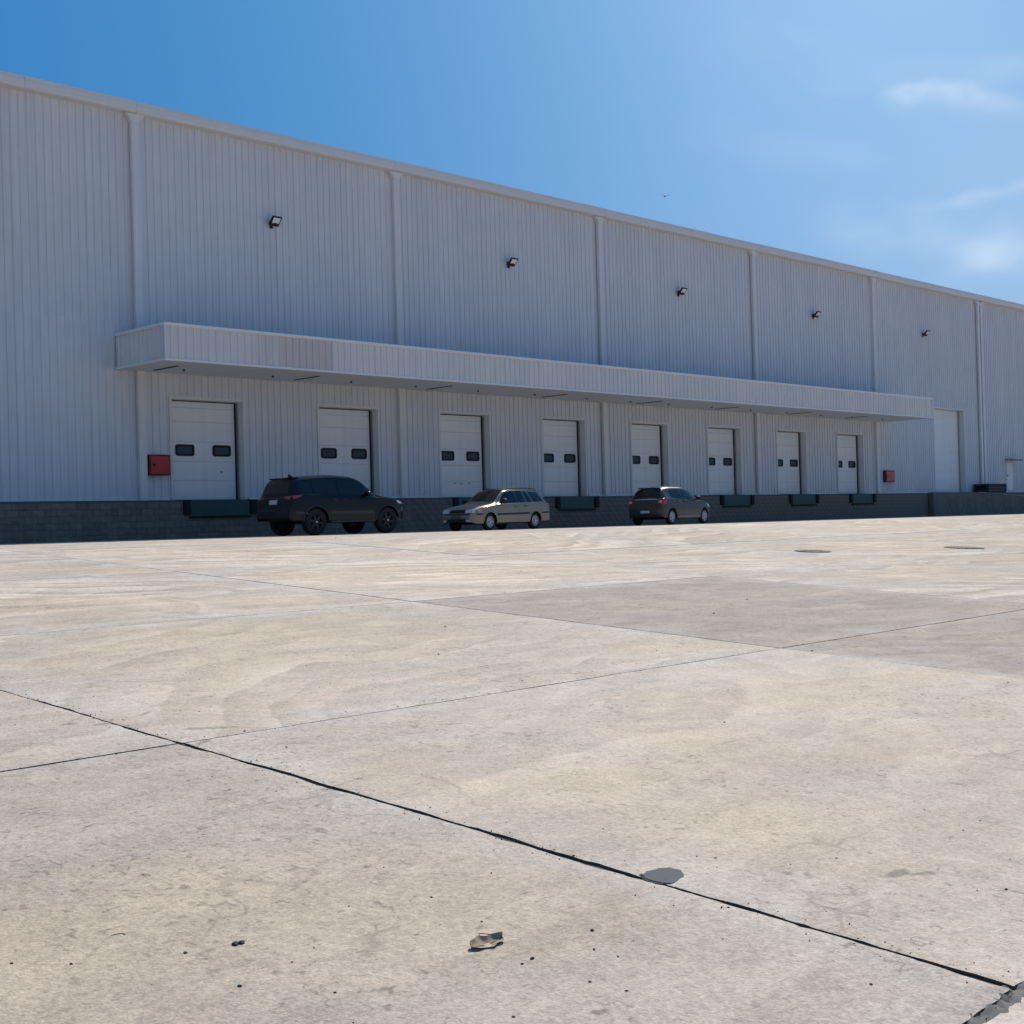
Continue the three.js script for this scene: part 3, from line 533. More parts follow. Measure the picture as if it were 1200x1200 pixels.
// patch on the front (dir 1) or the rear (dir -1): z from z0 to z1, y from y0 to y1 (y1b: top at the outer end)
function endPatch(c, dir, z0, z1, y0, y1, off, y0b = y0, y1b = y1, nu = 10, nv = 5) {
  const find = (z, y) => { for (let k = 0; k < 260; k++) { const x = dir > 0 ? c.L - k * 0.005 : k * 0.005; if (y <= c.top(x) && Math.abs(z) <= sideZ(c, x, y) && y <= topY(c, x, z) + 0.004) return x; } return dir > 0 ? c.L - 1.3 : 1.3; };
  return gridGeo(nu, nv, (u, v) => { const z = mix(z0, z1, u), y = mix(mix(y0, y0b, u), mix(y1, y1b, u), v); return [find(z, y) + dir * off, y, z]; }, dir > 0);
}
function bodyGeo(c) {
  const xs = []; const N = 150; for (let i = 0; i <= N; i++) xs.push(i / N * c.L);
  for (const e of [0.005, 0.012, 0.02, 0.04, 0.06]) { xs.push(e, c.L - e); } for (const w of c.axles) xs.push(w - c.archR - 0.001, w - c.archR + 0.001, w - c.archR + 0.01, w + c.archR + 0.001, w + c.archR - 0.001, w + c.archR - 0.01);
  xs.sort((a, b) => a - b);
  const rings = xs.map(x => { const p = section(c, x); return [...p.map(([z, y]) => [x, y, z]), ...p.slice(0, -1).reverse().map(([z, y]) => [x, y, -z])]; });
  const M = rings[0].length, pos = [], idx = []; for (const r of rings) for (const q of r) pos.push(...q);
  for (let i = 0; i < rings.length - 1; i++) for (let k = 0; k < M - 1; k++) { const a = i * M + k, b = a + 1, d = a + M, e = d + 1; idx.push(a, b, d, b, e, d); }
  for (const [i, fl] of [[0, 1], [rings.length - 1, 0]]) { const ce = pos.length / 3; let cy = 0; for (const q of rings[i]) cy += q[1]; pos.push(xs[i], cy / M, 0); for (let k = 0; k < M; k++) { const a = i * M + k, b = i * M + (k + 1) % M; fl ? idx.push(ce, b, a) : idx.push(ce, a, b); } }
  const g = new THREE.BufferGeometry(); g.setAttribute('position', new THREE.Float32BufferAttribute(pos, 3)); g.setIndex(idx);
  const f = toCreasedNormals(g, 0.6); f.setAttribute('uv', new THREE.BufferAttribute(new Float32Array(f.attributes.position.count * 2), 2)); return f;
}
const rubber = std(0.014, 0.014, 0.015, 0.85), blackTrim = std(0.014, 0.014, 0.016, 0.6), chrome = std(0.55, 0.56, 0.58, 0.2, 0.9), lampClear = new THREE.MeshPhysicalMaterial({ roughness: 0.12, clearcoat: 1 }), lampRed = new THREE.MeshPhysicalMaterial({ roughness: 0.15, clearcoat: 1 }), plateMat = std(0.62, 0.62, 0.60, 0.5), carGlass = new THREE.MeshPhysicalMaterial({ roughness: 0.04, specularIntensity: 0.8 });
lampClear.color.setRGB(0.62, 0.64, 0.66); lampRed.color.setRGB(0.42, 0.018, 0.015); carGlass.color.setRGB(0.012, 0.014, 0.017);
function paint(r, g, b, metal = 0.35, rough = 0.35, coat = 0.6) { const m = new THREE.MeshPhysicalMaterial({ metalness: metal, roughness: rough, clearcoat: coat, clearcoatRoughness: 0.06, specularIntensity: 0.5 }); m.color.setRGB(r, g, b); return m; }
function wheel(parent, x, z, r, w, rimR, spokes, rimMat, side) {
  const o = sub('wheel', parent); o.position.set(x, r, z); if (side < 0) o.rotation.y = Math.PI;
  const prof = [[rimR, -w / 2 + 0.02], [rimR + 0.02, -w / 2], [r - 0.035, -w / 2 + 0.006], [r - 0.006, -w / 2 + 0.035], [r, -w / 4], [r, w / 4], [r - 0.006, w / 2 - 0.035], [r - 0.035, w / 2 - 0.006], [rimR + 0.02, w / 2], [rimR, w / 2 - 0.02]];
  const t = new THREE.LatheGeometry(prof.map(a => new THREE.Vector2(...a)), 40); t.rotateX(Math.PI / 2); part('tyre', t, rubber, o);
  const gs = []; const ring = new THREE.LatheGeometry([[rimR - 0.035, w / 2 - 0.05], [rimR - 0.02, w / 2 - 0.015], [rimR, w / 2 - 0.012], [rimR + 0.004, w / 2 - 0.03], [rimR, -w / 2 + 0.03]].map(a => new THREE.Vector2(...a)), 40); ring.rotateX(Math.PI / 2); gs.push(ring.toNonIndexed());
  for (let k = 0; k < spokes; k++) { const s = new THREE.Shape([[-0.045, 0.03], [0.045, 0.03], [0.028, rimR - 0.015], [-0.028, rimR - 0.015]].map(a => new THREE.Vector2(...a))); const g = new THREE.ExtrudeGeometry(s, { depth: 0.025, bevelEnabled: true, bevelSize: 0.006, bevelThickness: 0.008, bevelSegments: 1 }); g.translate(0, 0, w / 2 - 0.065); g.rotateZ(k / spokes * Math.PI * 2 + 0.3); gs.push(g); }
  const hub = new THREE.CylinderGeometry(0.055, 0.065, 0.04, 18); hub.rotateX(Math.PI / 2); hub.translate(0, 0, w / 2 - 0.035); gs.push(hub.toNonIndexed()); part('rim', gs, rimMat, o);
  const disc = new THREE.CylinderGeometry(rimR - 0.01, rimR - 0.01, 0.02, 30); disc.rotateX(Math.PI / 2); disc.translate(0, 0, w / 2 - 0.12); part('brake_disc', disc, blackTrim, o);
  const cap = new THREE.CylinderGeometry(0.028, 0.03, 0.012, 14); cap.rotateX(Math.PI / 2); cap.translate(0, 0, w / 2 - 0.008); part('hub_cap', cap, chrome, o);
}
function archTrim(c, s, ax, wdt, off) { return gridGeo(24, 2, (u, v) => { const a = Math.PI * (0.02 + 0.96 * u), r = c.archR - 0.012 + v * wdt, x = ax + Math.cos(a) * r, y = c.wheelR + Math.sin(a) * r; return [x, y, s * (sideZ(c, x, Math.max(y, 0)) + off * (v < 0.1 ? 1 : v > 0.9 ? 0.15 : 1))]; }, s > 0); }
function underside(c, parent) {
  const h = c.half - 0.3; const y0 = Math.max(0.2, c.sill - 0.06);
  part('underbody', [box(0.25, c.L - 0.25, y0 + 0.08, c.mid + 0.1, -h, h), box(c.axles[0] + c.archR + 0.05, c.axles[1] - c.archR - 0.05, y0, c.mid, -c.half * 0.9, c.half * 0.9), box(c.axles[0] - 0.05, c.axles[0] + 0.05, c.wheelR - 0.06, c.wheelR + 0.06, -h, h)], blackTrim, parent);
}
function mirror(c, s, x, y, parent, mat) {
  const z = sideZ(c, x, y - 0.03), g = new THREE.SphereGeometry(1, 14, 10); g.scale(0.075, 0.085, 0.12); g.translate(x, y + 0.02, s * (z + 0.13)); const st = box(x - 0.03, x + 0.03, y - 0.045, y - 0.015, Math.min(s * (z - 0.04), s * (z + 0.1)), Math.max(s * (z - 0.04), s * (z + 0.1)));
  part('mirror', [g.toNonIndexed(), st.toNonIndexed()], mat, parent);
}
function handle(c, s, x, y, m, door) { const z = sideZ(c, x, y); part('door_handle', rbox(x - 0.09, x + 0.09, y - 0.018, y + 0.018, Math.min(s * (z + 0.008), s * (z + 0.04)), Math.max(s * (z + 0.008), s * (z + 0.04)), 0.01), m, door); }
function placeAt(t, ax, az, lx, lz, h) { place(t, ax - Math.cos(h) * lx - Math.sin(h) * lz, az + Math.sin(h) * lx - Math.cos(h) * lz, h); }   // local point (lx, lz) stands at (ax, az)
function place(t, x, z, heading) { t.position.set(x, groundY(x, z) + 0.002, z); t.rotation.y = heading; }

// --- black off-road wagon: local x runs from the rear bumper (0) to the front (4.8), right side is +z
{
  const L = 4.52, c = { L, half: 0.925, axles: [0.93, 3.68], archR: 0.46, wheelR: 0.40, rr: 0.13, mid: 0.82, beltMax: 1.2, sill: 0.42 };
  c.top = mono([[0, 0.72], [0.03, 0.80], [0.06, 1.0], [0.09, 1.16], [0.18, 1.42], [0.30, 1.66], [0.37, 1.715], [1.0, 1.785], [1.85, 1.825], [2.4, 1.80], [2.75, 1.70], [3.1, 1.46], [3.42, 1.24], [3.7, 1.185], [4.1, 1.14], [4.34, 1.07], [4.45, 0.96], [4.5, 0.80], [L, 0.70]]);
  c.belt = mono([[0, 0.9], [0.1, 1.12], [0.6, 1.21], [1.7, 1.17], [3.1, 1.11], [4.05, 1.04], [L, 0.85]]);
  c.plan = mono([[0, 0.80], [0.03, 0.88], [0.1, 0.94], [0.3, 0.98], [0.8, 1], [3.7, 1], [4.05, 0.975], [4.28, 0.91], [4.42, 0.82], [L, 0.70]]);
  c.roofw = mono([[0, 0.74], [0.1, 0.74], [0.4, 0.66], [1.4, 0.68], [2.4, 0.68], [3.0, 0.72], [3.5, 0.80], [L, 0.74]]);
  c.low = mono([[0, 0.52], [0.1, 0.46], [0.4, 0.45], [1.5, 0.42], [3.0, 0.42], [4.05, 0.40], [4.3, 0.42], [L, 0.50]]);
  const t = thing('off_road_car', 'tall black off-road wagon with tinted windows, parked on the left against the dock', 'car'), blk = paint(0.004, 0.0045, 0.006, 0, 0.35, 0.25);
  part('body', bodyGeo(c), blk, t); underside(c, t);
  for (const s of [1, -1]) {
    for (const x of c.axles) wheel(t, x, s * 0.79, 0.40, 0.265, 0.245, 6, std(0.03, 0.03, 0.033, 0.4, 0.5), s);
    part('side_window', sidePatch(c, s, [[0.36, 1.25], [0.86, 1.24], [0.86, 1.62], [0.46, 1.58]], 0.006), carGlass, t);
    part('side_window', sidePatch(c, s, [[0.92, 1.235], [1.76, 1.215], [1.80, 1.66], [0.92, 1.63]], 0.006), carGlass, t);
    part('side_window', sidePatch(c, s, [[1.82, 1.215], [2.94, 1.17], [2.60, 1.59], [1.86, 1.66]], 0.006), carGlass, t);
    for (const q of [[[1.42, 0.5], [1.78, 0.5], [1.78, 1.19], [0.98, 1.2]], [[1.81, 0.5], [3.14, 0.5], [3.1, 1.12], [1.81, 1.19]]]) { const d = part('door', sidePatch(c, s, q, 0.005, 12, 10), blk, t); handle(c, s, q[0][0] + (q === undefined ? 0 : 0.18), 1.06, blackTrim, d); }
    for (const x of c.axles) part('wheel_arch_trim', archTrim(c, s, x, 0.07, 0.03), blackTrim, t);
    part('running_board', rbox(1.45, 3.14, 0.37, 0.43, Math.min(s * 0.82, s * 0.98), Math.max(s * 0.82, s * 0.98), 0.02), std(0.05, 0.05, 0.055, 0.5, 0.3), t);
    part('body_moulding', sidePatch(c, s, [[1.45, 0.62], [3.12, 0.62], [3.12, 0.70], [1.45, 0.70]], 0.02, 14, 2), std(0.035, 0.035, 0.038, 0.5), t);
    part('tail_light', [sidePatch(c, s, [[0.12, 1.08], [0.30, 1.12], [0.52, 1.20], [0.14, 1.18]], 0.012, 10, 4), endPatch(c, -1, s * 0.5, s * 0.80, 1.12, 1.16, 0.012, 1.06, 1.18)], lampRed, t);
    part('headlight', sidePatch(c, s, [[4.12, 0.92], [4.40, 0.90], [4.34, 0.99], [4.04, 1.02]], 0.01, 10, 4), lampClear, t);
    part('front_fog_light', sidePatch(c, s, [[4.24, 0.68], [4.44, 0.68], [4.44, 0.8], [4.26, 0.8]], 0.01, 6, 3), std(0.12, 0.12, 0.13, 0.35, 0.4), t);
    part('bumper_vent', sidePatch(c, s, [[0.2, 0.66], [0.62, 0.62], [0.60, 0.68], [0.22, 0.72]], 0.008, 8, 2), std(0.05, 0.05, 0.055, 0.5), t);
    mirror(c, s, 2.84, 1.2, t, blk);
  }
  part('windshield', topPatch(c, 2.68, 3.36, 0.55, 0.66, 0.006), carGlass, t);
  part('rear_window', topPatch(c, 0.12, 0.29, 0.62, 0.58, 0.008), carGlass, t);
  part('rear_bumper', [endPatch(c, -1, -0.8, 0.8, 0.52, 0.72, 0.02)], blackTrim, t);
  part('tailgate_strip', endPatch(c, -1, -0.5, 0.5, 1.11, 1.145, 0.014), std(0.08, 0.08, 0.085, 0.3, 0.6), t);
  part('licence_plate', endPatch(c, -1, -0.2, 0.2, 0.94, 1.07, 0.02), plateMat, t);
  part('grille', endPatch(c, 1, -0.5, 0.5, 0.72, 0.94, 0.012), blackTrim, t);
  part('spoiler', (() => { const g = new RoundedBoxGeometry(0.24, 0.045, 1.16, 2, 0.02); g.rotateZ(0.06); g.translate(0.45, 1.712, 0); return g; })(), blk, t);
  part('antenna', (() => { const s = new THREE.Shape([[0, 0], [0.17, 0], [0.03, 0.075], [0.0, 0.07]].map(a => new THREE.Vector2(...a))); const g = new THREE.ExtrudeGeometry(s, { depth: 0.03, bevelEnabled: true, bevelSize: 0.01, bevelThickness: 0.01, bevelSegments: 2 }); g.translate(0.62, 1.75, -0.015); return g; })(), blk, t);
  place(t, 24.0 - 0.93, 6.4 - 0.85, 0);
}
// --- gold estate car facing left
{
  const L = 4.2, c = { L, half: 0.82, axles: [0.95, 3.41], archR: 0.335, wheelR: 0.285, rr: 0.11, mid: 0.56, beltMax: 0.92, sill: 0.27 };
  c.top = mono([[0, 0.50], [0.02, 0.56], [0.05, 0.80], [0.10, 0.94], [0.34, 1.32], [0.44, 1.37], [1.2, 1.42], [2.0, 1.415], [2.35, 1.375], [2.6, 1.25], [2.95, 1.0], [3.12, 0.93], [3.6, 0.86], [3.95, 0.775], [4.1, 0.70], [4.16, 0.58], [L, 0.50]]);
  c.belt = mono([[0, 0.7], [0.08, 0.88], [0.6, 0.90], [2.0, 0.885], [2.9, 0.86], [3.6, 0.79], [4.0, 0.70], [L, 0.60]]);
  c.plan = mono([[0, 0.82], [0.03, 0.89], [0.12, 0.94], [0.4, 0.98], [0.9, 1], [3.3, 1], [3.75, 0.97], [3.98, 0.9], [4.1, 0.82], [L, 0.68]]);
  c.roofw = mono([[0, 0.62], [0.1, 0.62], [0.45, 0.55], [1.5, 0.57], [2.3, 0.57], [2.8, 0.62], [3.1, 0.7], [L, 0.66]]);
  c.low = mono([[0, 0.36], [0.1, 0.30], [0.5, 0.28], [1.4, 0.26], [3.0, 0.26], [3.8, 0.24], [4.0, 0.24], [L, 0.30]]);
  const t = thing('estate_car', 'gold estate car with dark side stripe and roof rails, facing left, in the middle', 'car'), gold = paint(0.27, 0.235, 0.185, 0.25, 0.4, 0.4);
  part('body', bodyGeo(c), gold, t); underside(c, t);
  for (const s of [1, -1]) {
    for (const x of c.axles) wheel(t, x, s * 0.71, 0.285, 0.18, 0.185, 7, std(0.40, 0.41, 0.43, 0.35, 0.5), s);
    part('side_window', sidePatch(c, s, [[0.36, 0.95], [0.98, 0.935], [1.12, 1.29], [0.56, 1.27]], 0.006), carGlass, t);
    part('side_window', sidePatch(c, s, [[1.05, 0.935], [1.36, 0.93], [1.40, 1.31], [1.2, 1.295]], 0.006), carGlass, t);
    part('side_window', sidePatch(c, s, [[1.43, 0.93], [1.86, 0.92], [1.84, 1.32], [1.45, 1.315]], 0.006), carGlass, t);
    part('side_window', sidePatch(c, s, [[1.93, 0.92], [2.84, 0.90], [2.40, 1.265], [1.93, 1.32]], 0.006), carGlass, t);
    part('window_pillar', sidePatch(c, s, [[1.865, 0.92], [1.925, 0.92], [1.925, 1.32], [1.845, 1.32]], 0.007, 4, 6), blackTrim, t);
    for (const q of [[[1.35, 0.32], [1.88, 0.32], [1.88, 0.91], [1.02, 0.92]], [[1.91, 0.32], [2.98, 0.32], [2.94, 0.87], [1.91, 0.91]]]) { const d = part('door', sidePatch(c, s, q, 0.005, 12, 10), gold, t); handle(c, s, q[0][0] + 0.14, 0.80, blackTrim, d); }
    part('side_moulding', [sidePatch(c, s, [[1.3, 0.52], [3.05, 0.50], [3.05, 0.56], [1.3, 0.58]], 0.018, 16, 2), sidePatch(c, s, [[0.06, 0.55], [0.6, 0.535], [0.6, 0.585], [0.06, 0.6]], 0.014, 8, 2), sidePatch(c, s, [[3.77, 0.52], [4.05, 0.52], [4.05, 0.56], [3.77, 0.57]], 0.014, 8, 2)], blackTrim, t);
    for (const x of c.axles) part('wheel_arch_trim', archTrim(c, s, x, 0.03, 0.012), gold, t);
    part('headlight', endPatch(c, 1, s * 0.34, s * 0.70, 0.59, 0.71, 0.012, 0.60, 0.71), lampClear, t);
    part('turn_signal', sidePatch(c, s, [[3.86, 0.60], [3.99, 0.60], [3.97, 0.70], [3.84, 0.71]], 0.012, 6, 3), std(0.42, 0.38, 0.3, 0.2), t);
    part('fog_light', endPatch(c, 1, s * 0.42, s * 0.56, 0.30, 0.38, 0.014), lampClear, t);
    part('tail_light', sidePatch(c, s, [[0.06, 0.64], [0.16, 0.64], [0.2, 0.9], [0.08, 0.9]], 0.01, 6, 4), lampRed, t);
    part('roof_rail', (() => { const pts = []; for (let k = 0; k <= 12; k++) { const x = mix(0.5, 2.2, k / 12); pts.push(new THREE.Vector3(x, topY(c, x, 0.5) + 0.05 - 0.05 * (k === 0 || k === 12 ? 1 : 0), s * 0.5)); } return new THREE.TubeGeometry(new THREE.CatmullRomCurve3(pts), 30, 0.016, 8); })(), blackTrim, t);
    mirror(c, s, 2.72, 0.95, t, blackTrim);
  }
  part('windshield', topPatch(c, 2.33, 2.98, 0.47, 0.58, 0.006), carGlass, t);
  part('rear_window', topPatch(c, 0.13, 0.32, 0.5, 0.47, 0.006), carGlass, t);
  part('grille', endPatch(c, 1, -0.33, 0.33, 0.59, 0.70, 0.008), blackTrim, t);
  part('lower_grille', [endPatch(c, 1, -0.40, 0.40, 0.30, 0.40, 0.008), endPatch(c, 1, -0.66, 0.66, 0.535, 0.57, 0.012)], blackTrim, t);
  part('licence_plate', endPatch(c, 1, -0.2, 0.2, 0.41, 0.52, 0.02), std(0.12, 0.12, 0.12, 0.5), t);
  part('rear_bumper', endPatch(c, -1, -0.7, 0.7, 0.34, 0.52, 0.015), blackTrim, t);
  part('windscreen_wiper', (() => { const p = [[2.96, -0.05], [2.86, 0.35]].map(([x, z]) => new THREE.Vector3(x, topY(c, x, z) + 0.02, z)); return new THREE.TubeGeometry(new THREE.LineCurve3(p[0], p[1]), 4, 0.008, 6); })(), blackTrim, t);
  placeAt(t, 30.70, 6.9, 3.41, -0.72, Math.PI + 0.11);
}
// --- grey hatchback facing right
{
  const L = 3.9, c = { L, half: 0.84, axles: [0.62, 3.11], archR: 0.345, wheelR: 0.30, rr: 0.13, mid: 0.62, beltMax: 1.02, sill: 0.27 };
  c.top = mono([[0, 0.66], [0.02, 0.78], [0.05, 0.94], [0.10, 1.02], [0.30, 1.38], [0.40, 1.43], [1.0, 1.485], [1.7, 1.48], [2.1, 1.42], [2.5, 1.22], [2.85, 1.01], [3.05, 0.96], [3.5, 0.86], [3.72, 0.74], [3.84, 0.62], [L, 0.52]]);
  c.belt = mono([[0, 0.85], [0.08, 1.0], [0.5, 1.01], [1.6, 0.96], [2.7, 0.91], [3.3, 0.83], [3.7, 0.68], [L, 0.58]]);
  c.plan = mono([[0, 0.82], [0.03, 0.88], [0.12, 0.94], [0.35, 0.985], [0.8, 1], [3.0, 1], [3.4, 0.96], [3.65, 0.88], [3.8, 0.78], [L, 0.64]]);
  c.roofw = mono([[0, 0.66], [0.1, 0.66], [0.4, 0.57], [1.4, 0.60], [2.0, 0.60], [2.5, 0.66], [2.9, 0.72], [L, 0.66]]);
  c.low = mono([[0, 0.36], [0.1, 0.29], [0.5, 0.27], [1.2, 0.25], [2.6, 0.25], [3.4, 0.23], [3.7, 0.24], [L, 0.30]]);
  const t = thing('hatchback_car', 'dark grey hatchback seen from its rear corner, facing right, parked farthest right', 'car'), grey = paint(0.075, 0.07, 0.07, 0.3, 0.4, 0.3);
  part('body', bodyGeo(c), grey, t); underside(c, t);
  for (const s of [1, -1]) {
    for (const x of c.axles) wheel(t, x, s * 0.73, 0.30, 0.19, 0.20, 6, std(0.45, 0.46, 0.48, 0.35, 0.4), s);
    part('side_window', sidePatch(c, s, [[0.62, 1.04], [1.42, 1.0], [1.42, 1.36], [0.72, 1.33]], 0.006), carGlass, t);
    part('side_window', sidePatch(c, s, [[1.47, 1.0], [2.55, 0.955], [2.12, 1.29], [1.47, 1.36]], 0.006), carGlass, t);
    part('window_pillar', sidePatch(c, s, [[1.42, 1.0], [1.47, 1.0], [1.47, 1.36], [1.42, 1.36]], 0.007, 3, 6), blackTrim, t);
    for (const q of [[[0.98, 0.32], [1.43, 0.32], [1.43, 0.98], [0.66, 1.0]], [[1.46, 0.32], [2.66, 0.32], [2.64, 0.91], [1.46, 0.98]]]) { const d = part('door', sidePatch(c, s, q, 0.005, 12, 10), grey, t); handle(c, s, q[0][0] + 0.16, 0.88, blackTrim, d); }
    part('sill_trim', sidePatch(c, s, [[1.02, 0.28], [2.72, 0.28], [2.72, 0.34], [1.02, 0.34]], 0.02, 16, 2), std(0.2, 0.2, 0.22, 0.4, 0.4), t);
    part('tail_light', [sidePatch(c, s, [[0.06, 0.76], [0.26, 0.82], [0.32, 1.06], [0.10, 1.0]], 0.012, 6, 6), endPatch(c, -1, s * 0.56, s * 0.76, 0.78, 1.0, 0.012)], lampRed, t);
    part('reversing_light', endPatch(c, -1, s * 0.60, s * 0.73, 0.85, 0.92, 0.018), lampClear, t);
    part('headlight', sidePatch(c, s, [[3.42, 0.68], [3.68, 0.62], [3.56, 0.74], [3.24, 0.82]], 0.01, 8, 4), lampClear, t);
    mirror(c, s, 2.46, 0.99, t, blackTrim);
  }
  part('windshield', topPatch(c, 2.12, 2.82, 0.5, 0.62, 0.006), carGlass, t);
  part('rear_window', topPatch(c, 0.115, 0.30, 0.58, 0.50, 0.008), carGlass, t);
  part('spoiler', (() => { const g = new RoundedBoxGeometry(0.18, 0.04, 0.98, 2, 0.018); g.rotateZ(0.10); g.translate(0.37, 1.418, 0); return g; })(), paint(0.03, 0.032, 0.04), t);
  part('tailgate_strip', endPatch(c, -1, -0.5, 0.5, 0.97, 1.0, 0.012), chrome, t);
  part('licence_plate', endPatch(c, -1, -0.2, 0.2, 0.46, 0.56, 0.02), plateMat, t);
  part('rear_bumper', endPatch(c, -1, -0.72, 0.72, 0.30, 0.42, 0.012), blackTrim, t);
  part('grille', endPatch(c, 1, -0.36, 0.36, 0.40, 0.56, 0.01), blackTrim, t);
  placeAt(t, 40.32, 7.0, 0.62, 0.73, 0.12);
}

// ---------------------------------------------------------------- small things on the concrete
function manhole(x, z, r, label) {
  const t = thing('manhole_cover', label, 'manhole cover', [x, groundY(x, z), z], 'manhole covers in the yard'); t.rotation.x = 0.0619;
  const rim = new THREE.LatheGeometry([[r, -0.02], [r, 0.012], [r + 0.03, 0.016], [r + 0.07, 0.012], [r + 0.075, -0.02]].map(a => new THREE.Vector2(...a)), 40); part('rim', rim, std(0.05, 0.05, 0.05, 0.7, 0.3), t);
  const lid = new THREE.CylinderGeometry(r - 0.01, r - 0.01, 0.03, 40); lid.translate(0, 0.002, 0);
  const st = []; for (let k = -3; k <= 3; k++) { const w = Math.sqrt(Math.max(0.01, (r - 0.05) ** 2 - (k * r / 4) ** 2)); st.push(box(-w, w, 0.0172, 0.022, k * r / 4 - 0.015, k * r / 4 + 0.015)); }
  part('lid', [lid.toNonIndexed(), ...st.map(g => g.toNonIndexed())], std(0.028, 0.028, 0.03, 0.6, 0.4), t);
}
manhole(23.78, 23.35, 0.30, 'dark round manhole cover, the left one of two, on the distant right of the yard');
manhole(27.97, 24.6, 0.36, 'dark round manhole cover nearest the right edge of the yard');
{
  // grey patch lying in the broken slab edge
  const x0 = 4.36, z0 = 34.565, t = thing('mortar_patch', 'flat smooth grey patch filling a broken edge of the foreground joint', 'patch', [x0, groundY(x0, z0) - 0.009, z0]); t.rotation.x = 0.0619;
  const ring = (off, n, seed, amp) => { const R = rng(seed), q = [[4.285, 34.505], [4.335, 34.488], [4.42, 34.50], [4.455, 34.535], [4.45, 34.585], [4.40, 34.632], [4.30, 34.652], [4.262, 34.62], [4.262, 34.545]].map(([x, z]) => new THREE.Vector3(x - x0, 0, z - z0)), c = new THREE.CatmullRomCurve3(q, true, 'catmullrom', 0.4); return c.getPoints(n).slice(0, n).map(v => new THREE.Vector2(v.x * (1 + off) + (R() - 0.5) * amp, -(v.z * (1 + off) + (R() - 0.5) * amp))); };
  const slab = (pts, y0, h) => { const g = new THREE.ExtrudeGeometry(new THREE.Shape(pts), { depth: h, bevelEnabled: false }); g.rotateX(-Math.PI / 2); g.translate(0, y0, 0); return g; };
  const rimShadeG = slab(ring(0.06, 40, 5, 0.016), 0.0, 0.0105); rimShadeG.translate(-0.006, 0, -0.004); part('painted_rim_shade', rimShadeG, std(0.05, 0.045, 0.04, 1), t);  // thin dark plate round the patch, its colour painted as the shade of a recess
  const g = slab(ring(-0.02, 34, 77, 0.012), 0.004, 0.009), pm = new THREE.MeshPhysicalMaterial({ roughness: 1, specularIntensity: 0.15 }); pm.color.setRGB(0.15, 0.152, 0.156); part('patch', g, pm, t);
}
{
  // dry curled leaf
  const x0 = 3.26, z0 = 34.63, t = thing('dry_leaf', 'curled dry brown-grey leaf on the foreground slab', 'leaf', [x0, groundY(x0, z0), z0]); t.rotation.set(0.062, 0.05, 0);
  const lm = std(0.36, 0.26, 0.17, 0.85, 0, { side: THREE.DoubleSide });
  const f = (u, v) => { const a = u * 2 - 1, w = 0.036 * Math.pow(Math.max(0, 1 - a * a), 0.6) * (1 + 0.14 * Math.sin(u * 17)), q = (v * 2 - 1), curl = 0.020 * q * q * (q < 0 ? 1 : 0.35) + 0.003 * Math.sin(u * 9 + q * 2); return [a * 0.078, 0.002 + curl + 0.004 * a * a, q * w + 0.004 * Math.sin(a * 2.2)]; };
  part('leaf_blade', gridGeo(22, 10, f, true), lm, t);
  part('leaf_rib', new THREE.TubeGeometry(new THREE.CatmullRomCurve3([0, 0.25, 0.5, 0.75, 1].map(u => { const p = f(u, 0.5); return new THREE.Vector3(p[0], p[1] + 0.001, p[2]); })), 20, 0.0014, 5), std(0.16, 0.12, 0.09, 0.9), t);
  part('leaf_stem', new THREE.TubeGeometry(new THREE.CatmullRomCurve3([new THREE.Vector3(0.05, 0.018, -0.03), new THREE.Vector3(0.045, 0.014, -0.06), new THREE.Vector3(0.06, 0.004, -0.095)]), 10, 0.0016, 5), std(0.10, 0.075, 0.055, 0.9), t);
}
{
  const x0 = 2.37, z0 = 33.67, t = thing('twig', 'thin curved dark twig on the foreground slab at the left', 'twig', [x0, groundY(x0, z0), z0]);
  part('stalk', new THREE.TubeGeometry(new THREE.CatmullRomCurve3([[-0.022, 0.002, -0.012], [0.004, 0.003, -0.010], [0.018, 0.003, 0.002], [0.018, 0.002, 0.016]].map(a => new THREE.Vector3(...a))), 18, 0.0013, 5), std(0.09, 0.075, 0.06, 0.9), t);
}
